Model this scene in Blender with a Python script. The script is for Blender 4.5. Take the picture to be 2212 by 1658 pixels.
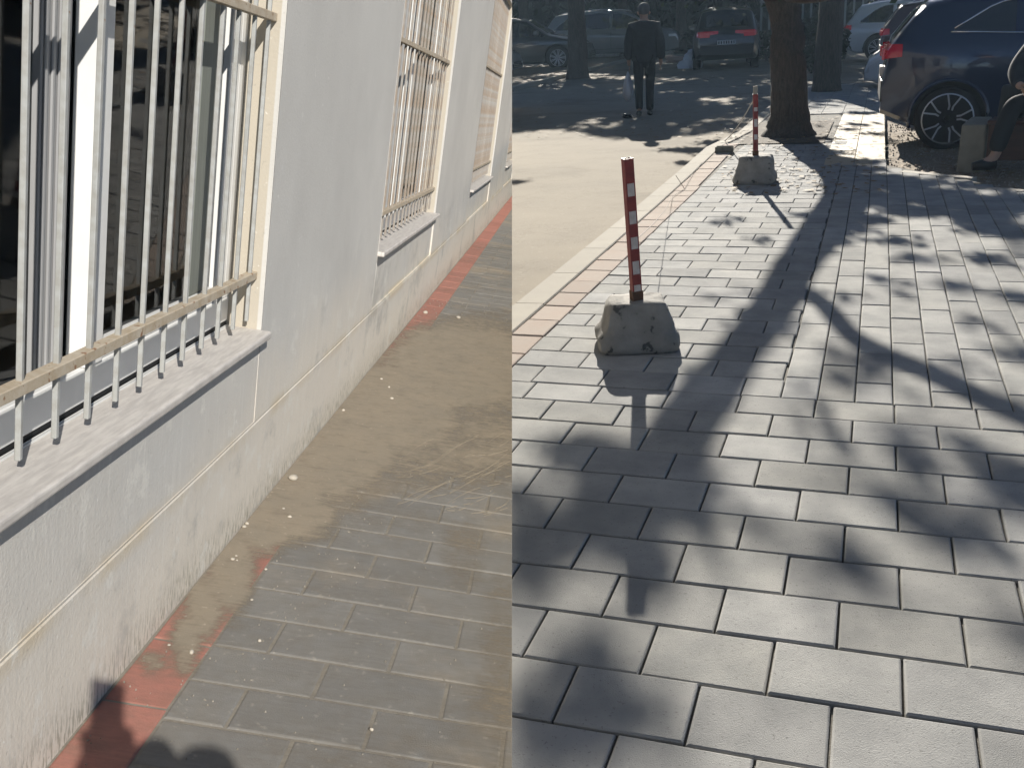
import bpy, bmesh, math, random
import numpy as np
from mathutils import Matrix, Vector
random.seed(7); rng = np.random.default_rng(7)
R = math.radians
for o in list(bpy.data.objects): bpy.data.objects.remove(o)
SC = bpy.context.scene

# ------------------------------------------------------------------ camera
H = 1.5
RR = np.array([[0.9449142545, 0.3232698848, -0.0513189365], [0.0595388872, -0.3239240265, -0.9442077875], [-0.3218573792, 0.8891399253, -0.3253275592]])
RL = np.array([[0.9884492716, 0.0569031191, 0.1404637763], [0.1502889601, -0.2486250642, -0.9568692732], [-0.0195260308, 0.9669268910, -0.2543051742]])
FPX, PX, PY = 2200., 1105.5, 829.
cam = bpy.data.objects.new('camera', bpy.data.cameras.new('camera')); SC.collection.objects.link(cam)
cam.data.sensor_width = 36; cam.data.lens = 36*FPX/2211; cam.data.clip_start = .02; cam.data.clip_end = 400
cm = Matrix.Identity(4)
for i in range(3):
    cm[i][0] = RR[0][i]; cm[i][1] = -RR[1][i]; cm[i][2] = -RR[2][i]
cm[2][3] = H
cam.matrix_world = cm; SC.camera = cam

# ------------------------------------------------------------------ sky, suns, exposure
SUN_AZ, SUN_EL = -13.0, 20.5            # the street: sun ahead, low
SR = Vector((math.sin(R(SUN_AZ))*math.cos(R(SUN_EL)), math.cos(R(SUN_AZ))*math.cos(R(SUN_EL)), math.sin(R(SUN_EL))))
A3 = RR.T @ RL
ML = Matrix.Translation((0, 0, H)) @ Matrix([list(A3[i])+[0] for i in range(3)]+[[0, 0, 0, 1]]) @ Matrix.Translation((0, 0, -H))
SL = Vector(A3 @ np.array([0.326, -0.780, 0.535])).normalized()   # the wall: sun behind the photographer
W = bpy.data.worlds.new("World"); SC.world = W; W.use_nodes = True
nt = W.node_tree; nt.nodes.clear()
sky = nt.nodes.new('ShaderNodeTexSky'); sky.sky_type = 'NISHITA'; sky.sun_disc = False
sky.sun_elevation = R(SUN_EL); sky.sun_rotation = R(SUN_AZ); sky.air_density = .38; sky.dust_density = .15; sky.ozone_density = 1.5
bg = nt.nodes.new('ShaderNodeBackground'); bg.inputs[1].default_value = 0.05
ow = nt.nodes.new('ShaderNodeOutputWorld'); nt.links.new(sky.outputs[0], bg.inputs[0]); nt.links.new(bg.outputs[0], ow.inputs[0])
RIGHT = bpy.data.collections.new('street_place'); LEFT = bpy.data.collections.new('wall_place')
SC.collection.children.link(RIGHT); SC.collection.children.link(LEFT)
def sun(name, d, e, col, coll):
    l = bpy.data.lights.new(name, 'SUN'); l.energy = e; l.angle = R(.53); l.color = col
    o = bpy.data.objects.new(name, l); SC.collection.objects.link(o)
    o.rotation_mode = 'QUATERNION'; o.rotation_quaternion = d.to_track_quat('Z', 'Y')
    o.light_linking.receiver_collection = coll; o.light_linking.blocker_collection = coll
sun('sun', SR, 5.0, (1, .945, .85), RIGHT)
sun('sun', SL, 2.65, (1, .955, .885), LEFT)
SC.view_settings.view_transform = 'Standard'; SC.view_settings.look = 'None'
SC.view_settings.exposure = 1.12; SC.view_settings.gamma = 1; SC.view_settings.use_curve_mapping = False
SC.cycles.max_bounces = 6; SC.cycles.caustics_reflective = False; SC.cycles.caustics_refractive = False

# ------------------------------------------------------------------ helpers
CUR = RIGHT
def ray(Rm, u, v): return Rm.T @ np.array([u-PX, v-PY, FPX])
def G(u, v, z=0.):                                   # ground point of the street seen at (u,v)
    d = ray(RR, u, v); p = d*((z-H)/d[2]); return Vector((p[0], p[1], z))
def GL(u, v, z=0.):
    d = ray(RL, u, v); p = d*((z-H)/d[2]); return Vector((p[0], p[1], z))
def WL(u, v, X):                                     # point of the plane x = X of the wall place
    d = ray(RL, u, v); p = d*(X/d[0]); return Vector((X, p[1], p[2]+H))

def link(o, parent=None, mw=None):
    CUR.objects.link(o)
    if parent is not None: o.parent = parent
    elif mw is not None: o.matrix_world = mw
    return o
def tag(o, label=None, cat=None, group=None, kind=None):
    if label: o['label'] = label
    if cat: o['category'] = cat
    if group: o['group'] = group
    if kind: o['kind'] = kind
    return o
def empty(name, loc=(0, 0, 0), rz=0, base=None, s=1.):
    o = bpy.data.objects.new(name, None); CUR.objects.link(o); o.empty_display_size = .1
    o.matrix_world = (base or Matrix.Identity(4)) @ Matrix.Translation(loc) @ Matrix.Rotation(rz, 4, 'Z') @ Matrix.Scale(s, 4)
    return o
class MB:
    def __init__(s): s.v = []; s.f = []
    def add(s, vs, fs):
        n = len(s.v); s.v += [tuple(map(float, v)) for v in vs]; s.f += [tuple(n+i for i in f) for f in fs]; return s
    def box(s, x0, x1, y0, y1, z0, z1, M=None):
        vs = [(x, y, z) for z in (z0, z1) for x, y in ((x0, y0), (x1, y0), (x1, y1), (x0, y1))]
        if M is not None: vs = [M @ Vector(v) for v in vs]
        return s.add(vs, [(3, 2, 1, 0), (4, 5, 6, 7), (0, 1, 5, 4), (1, 2, 6, 5), (2, 3, 7, 6), (3, 0, 4, 7)])
    def bar(s, a, b, w, d=None, n=4, r2=None):
        a, b = Vector(a), Vector(b); ax = (b-a); q = ax.to_track_quat('Z', 'Y'); d = d or w
        vs = []
        for p, k in ((a, 1), (b, (r2/w if r2 else 1))):
            for i in range(n):
                t = 2*math.pi*(i+.5)/n; c = 1/math.cos(math.pi/n) if n == 4 else 1
                vs.append(p + q @ Vector((math.cos(t)*w*c*k, math.sin(t)*d*c*k, 0)))
        return s.add(vs, [tuple(range(n))[::-1], tuple(range(n, 2*n))]+[(i, (i+1) % n, n+(i+1) % n, n+i) for i in range(n)])
    def tube(s, pts, rad, n=8, noise=0):
        pts = [Vector(p) for p in pts]; vs = []
        if not hasattr(rad, '__len__'): rad = [rad]*len(pts)
        for i, p in enumerate(pts):
            t = (pts[min(i+1, len(pts)-1)]-pts[max(i-1, 0)]).normalized(); q = t.to_track_quat('Z', 'Y')
            for k in range(n):
                a = 2*math.pi*k/n; r = rad[i]*(1+noise*(math.sin(3*a+i*.3)*.5+random.uniform(-.5, .5)))
                vs.append(p+q @ Vector((math.cos(a)*r, math.sin(a)*r, 0)))
        fs = [tuple(range(n))[::-1], tuple(range((len(pts)-1)*n, len(pts)*n))]
        for i in range(len(pts)-1):
            fs += [(i*n+k, i*n+(k+1) % n, (i+1)*n+(k+1) % n, (i+1)*n+k) for k in range(n)]
        return s.add(vs, fs)
    def lathe(s, prof, n=24, M=None):                # prof: (radius, z) ring list, closed at the ends
        vs = []
        for r, z in prof:
            for k in range(n): vs.append(Vector((r*math.cos(2*math.pi*k/n), r*math.sin(2*math.pi*k/n), z)))
        if M is not None: vs = [M @ v for v in vs]
        fs = [tuple(range(n))[::-1], tuple(range((len(prof)-1)*n, len(prof)*n))]
        for i in range(len(prof)-1): fs += [(i*n+k, i*n+(k+1) % n, (i+1)*n+(k+1) % n, (i+1)*n+k) for k in range(n)]
        return s.add(vs, fs)
    def mesh(s, name, mat=None, smooth=False, bevel=0, seg=2):
        me = bpy.data.meshes.new(name); me.from_pydata(s.v, [], s.f); me.validate()
        if bevel:
            bm = bmesh.new(); bm.from_mesh(me)
            bmesh.ops.bevel(bm, geom=[e for e in bm.edges if e.calc_face_angle(0) > .5], offset=bevel, segments=seg, profile=.5, affect='EDGES', clamp_overlap=True)
            bm.to_mesh(me); bm.free()
        if mat: me.materials.append(mat)
        if smooth:
            for p in me.polygons: p.use_smooth = True
        return me
    def build(s, name, mat, parent=None, mw=None, smooth=False, bevel=0, seg=2):
        return link(bpy.data.objects.new(name, s.mesh(name, mat, smooth, bevel, seg)), parent, mw)
def autosmooth(o, ang=35):
    me = o.data
    for p in me.polygons: p.use_smooth = True
    me.set_sharp_from_angle(angle=R(ang))
def inst(name, me, parent=None, M=None):
    o = bpy.data.objects.new(name, me); CUR.objects.link(o); o.parent = parent
    if M is not None: o.matrix_local = M
    return o
SEAM = Vector(RR[0]); CAMP = Vector((0, 0, H))
def clip(o, side, mw=None):                          # keep the part of the mesh on its own side of the plane where the two places meet
    if mw is None:
        bpy.context.view_layer.update(); mw = o.matrix_world.copy()
    inv = mw.inverted(); co = inv @ CAMP; no = (inv.to_3x3() @ SEAM).normalized()
    ds = [(Vector(v.co)-co).dot(no)*side for v in o.data.vertices]
    if min(ds) >= -1e-5: return True
    if max(ds) <= 1e-4: return False
    me = o.data.copy(); bm = bmesh.new(); bm.from_mesh(me)
    g = bmesh.ops.bisect_plane(bm, geom=bm.verts[:]+bm.edges[:]+bm.faces[:], plane_co=co, plane_no=no, clear_inner=side > 0, clear_outer=side < 0)
    bm.to_mesh(me); bm.free(); o.data = me
    return True

# ------------------------------------------------------------------ materials
def mat(name, col, rough=.8, col2=None, ns=8., amp=.5, rnd=0., bump=0., bs=60., spec=.5, metal=0., speck=None, stretch=None, emit=None, coat=0., hue=0., coords='Object', detail=6, cover=None):
    m = bpy.data.materials.new(name); m.use_nodes = True; t = m.node_tree; b = t.nodes['Principled BSDF']; N = t.nodes.new; L = t.links.new
    b.inputs['Roughness'].default_value = rough; b.inputs['Metallic'].default_value = metal; b.inputs['Specular IOR Level'].default_value = spec
    b.inputs['Coat Weight'].default_value = coat
    tc = N('ShaderNodeTexCoord'); vec = tc.outputs['Object']
    if coords == 'World':
        vec = N('ShaderNodeNewGeometry').outputs['Position']
    if stretch:
        mp = N('ShaderNodeMapping'); mp.inputs['Scale'].default_value = stretch; L(vec, mp.inputs[0]); vec2 = mp.outputs[0]
    else: vec2 = vec
    rgb = N('ShaderNodeRGB'); rgb.outputs[0].default_value = (*col, 1); out = rgb.outputs[0]
    def mix(a, c, f, blend='MIX'):
        x = N('ShaderNodeMix'); x.data_type = 'RGBA'; x.blend_type = blend
        for i, val in ((0, f), (6, a), (7, c)):
            if hasattr(val, 'is_linked'): L(val, x.inputs[i])
            elif isinstance(val, tuple): x.inputs[i].default_value = (*val, 1)
            else: x.inputs[i].default_value = val
        return x.outputs[2]
    def noise(scale, det=6, v=None, rr=.6):
        n = N('ShaderNodeTexNoise'); n.inputs['Scale'].default_value = scale; n.inputs['Detail'].default_value = det; n.inputs['Roughness'].default_value = rr; L(v or vec2, n.inputs[0]); return n.outputs[0]
    def ramp(f, a, b_, lo=0., hi=1.):
        r = N('ShaderNodeMapRange'); r.interpolation_type = 'SMOOTHSTEP'; L(f, r.inputs[0])
        for i, val in zip((1, 2, 3, 4), (a, b_, lo, hi)): r.inputs[i].default_value = val
        return r.outputs[0]
    if col2: out = mix(out, col2, ramp(noise(ns, detail), .5-amp*.5, .5+amp*.5))
    if speck:
        sc, sc_col, th = speck[:3]
        out = mix(out, sc_col, ramp(noise(sc, 3, vec), th, th+.06))
    if rnd or hue:
        oi = N('ShaderNodeObjectInfo'); hs = N('ShaderNodeHueSaturation'); L(out, hs.inputs['Color'])
        mr = N('ShaderNodeMapRange'); L(oi.outputs['Random'], mr.inputs[0]); mr.inputs[3].default_value = 1-rnd; mr.inputs[4].default_value = 1+rnd; L(mr.outputs[0], hs.inputs['Value'])
        if hue:
            fr = N('ShaderNodeMath'); fr.operation = 'MULTIPLY'; L(oi.outputs['Random'], fr.inputs[0]); fr.inputs[1].default_value = 7.13
            fr2 = N('ShaderNodeMath'); fr2.operation = 'FRACT'; L(fr.outputs[0], fr2.inputs[0])
            m2 = N('ShaderNodeMapRange'); L(fr2.outputs[0], m2.inputs[0]); m2.inputs[3].default_value = 1-hue; m2.inputs[4].default_value = 1+hue; L(m2.outputs[0], hs.inputs['Saturation'])
        out = hs.outputs[0]
    if cover: out = cover(t, N, L, mix, noise, ramp, vec, out)
    L(out, b.inputs['Base Color'])
    if bump:
        bp = N('ShaderNodeBump'); bp.inputs['Strength'].default_value = 1; bp.inputs['Distance'].default_value = bump; L(noise(bs, 4, vec), bp.inputs['Height']); L(bp.outputs[0], b.inputs['Normal'])
    if emit:
        b.inputs['Emission Color'].default_value = (*emit[:3], 1); b.inputs['Emission Strength'].default_value = emit[3]
    return m
def shade_axis(node_axis):
    pass

# =================================================================== THE WALL PLACE (left)
CUR = LEFT
WX = -.9225                                           # face of the wall
def wall_cover(t, N, L, mix, noise, ramp, vec, out):
    sep = N('ShaderNodeSeparateXYZ'); L(vec, sep.inputs[0]); x, y, z = sep.outputs
    def mth(op, a, b=None):
        n = N('ShaderNodeMath'); n.operation = op
        for i, q in enumerate((a, b)):
            if q is None: continue
            if hasattr(q, 'is_linked'): L(q, n.inputs[i])
            else: n.inputs[i].default_value = q
        return n.outputs[0]
    def st(s, sc, det=5):
        mp = N('ShaderNodeMapping'); mp.inputs['Scale'].default_value = s; L(vec, mp.inputs[0]); return noise(sc, det, mp.outputs[0])
    big = noise(1.1, 4, vec)
    # cream bloom lower down, with a wandering edge
    zz = mth('ADD', z, mth('MULTIPLY', mth('SUBTRACT', big, .5), .9))
    cream = ramp(zz, .72, .22)
    out = mix(out, (.68, .62, .53), mth('MULTIPLY', cream, .85))
    # vertical rain streaks
    s1 = ramp(st((1, 30, 1.1), 3.0), .52, .72)
    out = mix(out, (.74, .72, .66), mth('MULTIPLY', s1, mth('MULTIPLY', ramp(z, 1.3, .5), .35)))
    s2 = ramp(st((1, 45, 2.0), 2.0), .56, .7)
    out = mix(out, (.42, .42, .39), mth('MULTIPLY', s2, mth('MULTIPLY', ramp(z, .9, .2), .28)))
    # jambs painted cream
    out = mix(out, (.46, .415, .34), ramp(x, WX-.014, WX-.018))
    # splash dirt at the foot
    foot = ramp(mth('ADD', z, mth('MULTIPLY', noise(3, 3, vec), .14)), .24, .04)
    s3 = ramp(st((1, 55, 8.0), 2.2, 5), .49, .57)
    out = mix(out, (.21, .20, .15), mth('MULTIPLY', s3, mth('MULTIPLY', foot, .85)))
    out = mix(out, (.50, .45, .36), mth('MULTIPLY', foot, .25))
    # ochre stain along the ledge of the plinth
    led = mth('MULTIPLY', ramp(z, .30, .345), ramp(z, .40, .36))
    out = mix(out, (.56, .47, .33), mth('MULTIPLY', led, mth('MULTIPLY', ramp(noise(2.3, 4, vec), .38, .62), .75)))
    pt1 = ramp(noise(2.6, 7, vec, .7), .52, .66)
    out = mix(out, (.40, .385, .35), mth('MULTIPLY', pt1, mth('MULTIPLY', ramp(z, 1.1, .3), .7)))
    pt2 = ramp(noise(5.5, 8, vec, .75), .56, .62)
    out = mix(out, (.70, .68, .62), mth('MULTIPLY', pt2, mth('MULTIPLY', ramp(z, .95, .45), .55)))
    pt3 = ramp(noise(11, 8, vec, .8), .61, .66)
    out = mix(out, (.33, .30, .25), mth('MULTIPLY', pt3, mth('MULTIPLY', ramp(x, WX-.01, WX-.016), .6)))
    crk = ramp(mth('ABSOLUTE', mth('SUBTRACT', noise(3.1, 9, vec, .75), .5)), .004, .0)
    out = mix(out, (.25, .235, .21), mth('MULTIPLY', crk, mth('MULTIPLY', ramp(z, .8, .2), .30)))
    # small chips
    ch = ramp(noise(70, 2, vec), .70, .74); out = mix(out, (.30, .28, .24), mth('MULTIPLY', ch, .45))
    ch2 = ramp(noise(45, 3, vec), .68, .74); out = mix(out, (.80, .79, .74), mth('MULTIPLY', ch2, .5))
    return out
m_wall = mat('plaster', (.50, .485, .455), .88, (.58, .565, .53), ns=1.6, amp=.6, bump=.0012, bs=95, cover=wall_cover)
m_sill = mat('sill_marble', (.62, .585, .54), .6, (.46, .43, .40), ns=9, amp=.45, bump=.001, bs=150, stretch=(9, 1.2, 1), detail=8)
m_bar = mat('bar_paint', (.40, .41, .40), .55, (.33, .325, .30), ns=30, amp=.4, bump=.0006, bs=260, speck=(38, (.25, .15, .08), .70))
m_rail = mat('rail_rust', (.40, .32, .22), .75, (.50, .44, .35), ns=30, amp=.5, bump=.001, bs=200, speck=(40, (.24, .13, .07), .62))
m_oldbar = mat('old_bar_paint', (.33, .325, .31), .6, (.27, .20, .14), ns=9, amp=.4, bump=.0006, bs=260)
m_pvc = mat('window_paint', (.78, .78, .76), .4, (.70, .70, .68), ns=6, amp=.5)
m_alu = mat('grey_profile', (.36, .36, .36), .45, (.30, .30, .30), ns=20, stretch=(1, 12, .2))
m_black = mat('black_rubber', (.012, .012, .013), .7)
m_room = mat('room_dark', (.03, .033, .034), .9)
m_curt = mat('curtain', (.30, .33, .29), .9, (.22, .24, .21), ns=12, stretch=(1, 8, .3))
m_curtw = mat('sheer_curtain', (.30, .31, .30), .9, (.20, .21, .205), ns=8, stretch=(1, 10, .2))
m_redp = mat('red_paver', (.40, .165, .125), .85, (.33, .15, .115), ns=14, amp=.6, rnd=.10, bump=.0015, bs=160)
m_mud = mat('dried_mud', (.285, .235, .17), .92, (.235, .20, .15), ns=5, amp=.7, bump=.0012, bs=90, speck=(60, (.40, .34, .26), .66))
def dust_cover(t, N, L, mix, noise, ramp, vec, out):
    g = N('ShaderNodeNewGeometry').outputs['Position']
    out = mix(out, (.30, .25, .185), ramp(noise(2.1, 5, g), .47, .72, 0, .75))
    out = mix(out, (.42, .39, .33), ramp(noise(38, 3, g), .62, .70, 0, .35))
    return out
m_gpav = mat('grey_paver', (.185, .18, .17), .8, (.215, .205, .185), ns=7, amp=.7, rnd=.10, bump=.0012, bs=220, cover=dust_cover)
m_jsand = mat('joint_sand', (.27, .245, .20), .95, (.20, .18, .15), ns=25, amp=.6, bump=.002, bs=200)
def thin_glass(name, tint=(.9, .95, .93)):
    m = bpy.data.materials.new(name); m.use_nodes = True; t = m.node_tree; t.nodes.clear(); N = t.nodes.new; L = t.links.new
    o = N('ShaderNodeOutputMaterial'); mx = N('ShaderNodeMixShader'); tr = N('ShaderNodeBsdfTransparent'); gl = N('ShaderNodeBsdfGlossy'); fr = N('ShaderNodeFresnel')
    fr.inputs[0].default_value = 1.45; tr.inputs[0].default_value = (*tint, 1); gl.inputs['Roughness'].default_value = .03
    L(fr.outputs[0], mx.inputs[0]); L(tr.outputs[0], mx.inputs[1]); L(gl.outputs[0], mx.inputs[2]); L(mx.outputs[0], o.inputs[0]); return m
m_glass = thin_glass('window_glass')

bld = empty('building', base=ML)
tag(bld, 'grey plastered building with barred windows beside the paved footway', 'building')
WINS = [(.90, 3.2925, 2.25, 1.68), (5.415, 7.80, 6.62, 1.79), (10.55, 13.3, 11.9, 1.93), (16.3, 18.7, 17.5, 2.0)]
ZS, ZT, Y0, Y1, ZTOP = .6885, 2.75, -1.5, 24., 3.7
DR = .125
# --- wall with openings, jambs, the shallow panels under the sills
mb = MB()
def quad(a, b, c, d): mb.add([a, b, c, d], [(0, 1, 2, 3)])
GZ = .352; PL = .0012
ys = [Y0]
for a, b, _, _ in WINS: ys += [a, b]
ys.append(Y1)
for i in range(len(ys)-1):
    WP = WX-(.002 if i == 1 else .012)
    a, b = ys[i], ys[i+1]; n = max(1, int((b-a)/.4))
    for k in range(n):
        p, q = a+(b-a)*k/n, a+(b-a)*(k+1)/n
        if i % 2 == 0:
            quad((WX, p, GZ+.012), (WX, q, GZ+.012), (WX, q, ZTOP), (WX, p, ZTOP))
        else:
            quad((WP, p, GZ+.012), (WP, q, GZ+.012), (WP, q, ZS), (WP, p, ZS))
            quad((WP, p, GZ+.012), (WX, p, GZ+.012), (WX, q, GZ+.012), (WP, q, GZ+.012))
            quad((WX, p, ZT), (WX, q, ZT), (WX, q, ZTOP), (WX, p, ZTOP))
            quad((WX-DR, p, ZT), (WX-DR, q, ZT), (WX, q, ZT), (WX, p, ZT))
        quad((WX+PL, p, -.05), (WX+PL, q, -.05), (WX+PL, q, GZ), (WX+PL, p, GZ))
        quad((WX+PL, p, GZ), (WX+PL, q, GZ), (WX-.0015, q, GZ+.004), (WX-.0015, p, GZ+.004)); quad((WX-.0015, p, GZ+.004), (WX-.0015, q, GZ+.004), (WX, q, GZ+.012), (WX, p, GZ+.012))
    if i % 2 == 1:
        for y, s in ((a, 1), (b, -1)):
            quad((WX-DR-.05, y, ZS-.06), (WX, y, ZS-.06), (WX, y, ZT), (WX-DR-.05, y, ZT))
            quad((WP, y, GZ+.012), (WX, y, GZ+.012), (WX, y, ZS), (WP, y, ZS))
quad((WX, Y0, ZTOP), (WX, Y1, ZTOP), (WX-4, Y1, ZTOP), (WX-4, Y0, ZTOP))
quad((WX-4, Y0, -.05), (WX-4, Y0, ZTOP), (WX-4, Y1, ZTOP), (WX-4, Y1, -.05))
for y in (Y0, Y1): quad((WX, y, -.05), (WX-4, y, -.05), (WX-4, y, ZTOP), (WX, y, ZTOP))
o = mb.build('wall', m_wall, bld)
bm = bmesh.new(); bm.from_mesh(o.data); bmesh.ops.remove_doubles(bm, verts=bm.verts, dist=1e-5)
for v in bm.verts:                                    # hand-floated plaster is never flat
    if v.co.x > WX-.02: v.co.x += .0022*math.sin(v.co.y*3.1+v.co.z*4)*math.cos(v.co.y*1.3)
bmesh.ops.recalc_face_normals(bm, faces=bm.faces); bm.to_mesh(o.data); bm.free(); clip(o, -1)

def window(i, y0, y1, ym, zr):
    top = ZT
    fx = WX-DR+.008                                   # face of the outer frame
    w = MB()
    w.box(fx-.06, fx, y0, y1, ZS+.016, ZS+.10); w.box(fx-.06, fx, y0, y1, top-.07, top)
    w.box(fx-.06, fx+.001, y0, y0+.055, ZS+.10, top-.07); w.box(fx-.06, fx+.001, y1-.055, y1, ZS+.10, top-.07)
    wn = w.build('window', m_pvc, bld, bevel=.003, seg=1)
    s = MB(); s.box(fx-.045, fx+.006, ym, ym+.085, ZS+.101, top-.071); s.box(fx-.045, fx+.002, y1-.145, y1-.056, ZS+.101, top-.071)
    s.box(fx-.040, fx-.004, ym+.086, y1-.146, ZS+.101, ZS+.15)
    if i == 0:
        q_ = MB(); q_.box(fx-.046, fx-.012, y1-.345, y1-.225, ZS+.151, ZT-.08); q_.build('inner_panel', mat('green_grey_panel', (.20, .215, .185), .7, (.17, .18, .16), ns=14, stretch=(1, 6, .2)), wn, bevel=.003, seg=1)
    so = s.build('sash', m_pvc, wn, bevel=.003, seg=1)
    s = MB(); s.box(fx-.090, fx-.050, ym-.130, ym-.001, ZS+.102, top-.072); s.box(fx-.090, fx-.050, y0+.056, y0+.13, ZS+.102, top-.072)
    for k in range(4): s.box(fx-.050, fx-.044, ym-.122+k*.03, ym-.110+k*.03, ZS+.104, top-.08)
    s2 = s.build('sash', m_alu, wn, bevel=.002, seg=1)
    tr = MB(); tr.box(fx-.10, fx-.004, y0, y1, ZS-.001, ZS+.0155); t_ = tr.build('track', m_black, wn)
    tr = MB(); tr.box(fx+.002, fx+.005, y0, y1, ZS-.001, ZS+.004); tr.box(fx+.009, fx+.012, y0, y1, ZS-.001, ZS+.003); t2 = tr.build('track', m_pvc, wn)
    g = MB(); g.box(fx-.025, fx-.021, ym+.08, y1-.14, ZS+.14, top-.08); g1 = g.build('pane', m_glass, wn)
    g = MB(); g.box(fx-.072, fx-.068, y0+.12, ym-.12, ZS+.10, top-.08); g2 = g.build('pane', m_glass, wn)
    r = MB(); xi = fx-.10
    r.box(xi-2.2, xi-.25, y0-.6, y1+.6, .0, 3.2); ro = r.build('room', m_room, bld); ro.data.flip_normals()
    bm = bmesh.new(); bm.from_mesh(ro.data)           # open the side towards the window
    for f in list(bm.faces):
        if abs(f.calc_center_median().x-(xi-.25)) < .01: bm.faces.remove(f)
    bm.to_mesh(ro.data); bm.free()
    c = MB()
    pts = [(xi-.07+.018*math.sin(k*1.9), y1-.30-.34*k/16) for k in range(17)]
    for k in range(16):
        (xa, ya), (xb, yb) = pts[k], pts[k+1]
        c.add([(xa, ya, ZS+.1), (xb, yb, ZS+.1), (xb, yb, top), (xa, ya, top)], [(0, 1, 2, 3)])
    co = c.build('curtain', m_curt if i == 0 else m_curtw, wn, smooth=True)
    m = MB(); m.box(WX-DR+.012, WX+.036, y0-.004, y1+.004, ZS-.027, ZS)
    si = m.build('window_sill', m_sill, bld, bevel=.008, seg=3)
    # grille: two rails with square bars passed through them
    gx = -.9645
    m = MB(); m.box(gx-.014, gx+.014, y0-.02, y1+.02, .856, .882)
    m.box(gx-.014, gx+.014, y0-.02, y1+.02, zr-.013, zr+.013)
    rail_m = m_rail
    gr = m.build('window_grille', rail_m, bld, bevel=.002, seg=1)
    bmb = MB(); bmb.box(-.006, .006, -.006, .006, .720, top-.002)
    bme = bmb.mesh('bar', m_bar if i == 0 else m_oldbar, bevel=.0015, seg=1)
    yb = 1.825; sp = .1432; out = [wn, so, s2, t_, t2, g1, g2, ro, co, si, gr]
    k0 = math.ceil((y0+.05-yb)/sp)
    y = yb+k0*sp
    while y < y1-.03:
        b = inst('bar', bme, gr, Matrix.Translation((gx+random.uniform(-.001, .001), y+random.uniform(-.003, .003), 0)) @ Matrix.Rotation(random.uniform(-.004, .004), 4, 'X') @ Matrix.Rotation(random.uniform(-.1, .1), 4, 'Z'))
        out.append(b); y += sp
    return out
for i, a in enumerate(WINS):
    for o in window(i, *a):
        if i >= 2 and not clip(o, -1): bpy.data.objects.remove(o)

# --- footway: base, pavers, red edging, mud
def ml_ok(x, y): return (ML @ Vector((x, y, 0))-CAMP).dot(SEAM)
g = MB(); n = 60
for k in range(n):
    a, b = -1.5+28*k/n, -1.5+28*(k+1)/n
    g.add([(-.93, a, -.0035), (1.2, a, -.0035), (1.2, b, -.0035), (-.93, b, -.0035)], [(0, 1, 2, 3)])
    g.add([(-.93, a, -.30), (1.2, a, -.30), (1.2, b, -.30), (-.93, b, -.30)], [(0, 3, 2, 1)])
pave = g.build('footway', m_jsand, mw=ML); tag(pave, kind='structure'); clip(pave, -1, ML)
def paver_mesh(lx, ly, mt, ch=.004, th=.05, name='paver'):
    m = MB(); hx, hy = lx/2, ly/2
    vs = []
    for z, d in ((-th, 0), (-ch, 0), (-.0012, ch*.75), (0, ch*1.6)):
        vs += [(-hx+d, -hy+d, z), (hx-d, -hy+d, z), (hx-d, hy-d, z), (-hx+d, hy-d, z)]
    fs = [(12, 13, 14, 15)]
    for r_ in range(3): fs += [(r_*4+k, r_*4+(k+1) % 4, r_*4+4+(k+1) % 4, r_*4+4+k) for k in range(4)]
    return m.add(vs, fs).mesh(name, mt)
pm = paver_mesh(.326, .171, m_gpav); rm = paver_mesh(.158, .30, m_redp)
cache = {}
def lay(parent, base, me, x, y, z=0., rz=0., side=-1, tilt=.004, name='paver'):
    M = Matrix.Translation((x, y, z+random.uniform(-.0015, .0012))) @ Matrix.Rotation(rz+random.uniform(-.006, .006), 4, 'Z') @ Matrix.Rotation(random.uniform(-tilt, tilt), 4, 'X') @ Matrix.Rotation(random.uniform(-tilt, tilt), 4, 'Y')
    o = inst(name, me, parent, M)
    if not clip(o, side, base @ M): bpy.data.objects.remove(o); return None
    return o
k = -4
while 2.11+.178*k < 22:
    yc = 2.11+.178*k+.089; off = -.27 if k % 2 == 0 else -.1035
    j = -2
    while True:
        xa = off+.333*(j-1); xb = xa+.333; j += 1
        if xa > .75: break
        if xb < -.74: continue
        if xa < -.757:
            if xb+.757 < .05: continue
            me = paver_mesh(xb+.757-.007, .171, m_gpav); xc = (xb-.757)/2
        else: me = pm; xc = (xa+xb)/2
        if (ML @ Vector((xa, yc, 0))-CAMP).dot(SEAM) > .1: continue
        lay(pave, ML, me, xc, yc)
    k += 1
y = .62
while y < 22:
    lay(pave, ML, rm, WX+.0075+.079, y+.15, name='edging_paver'); y += .306
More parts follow.
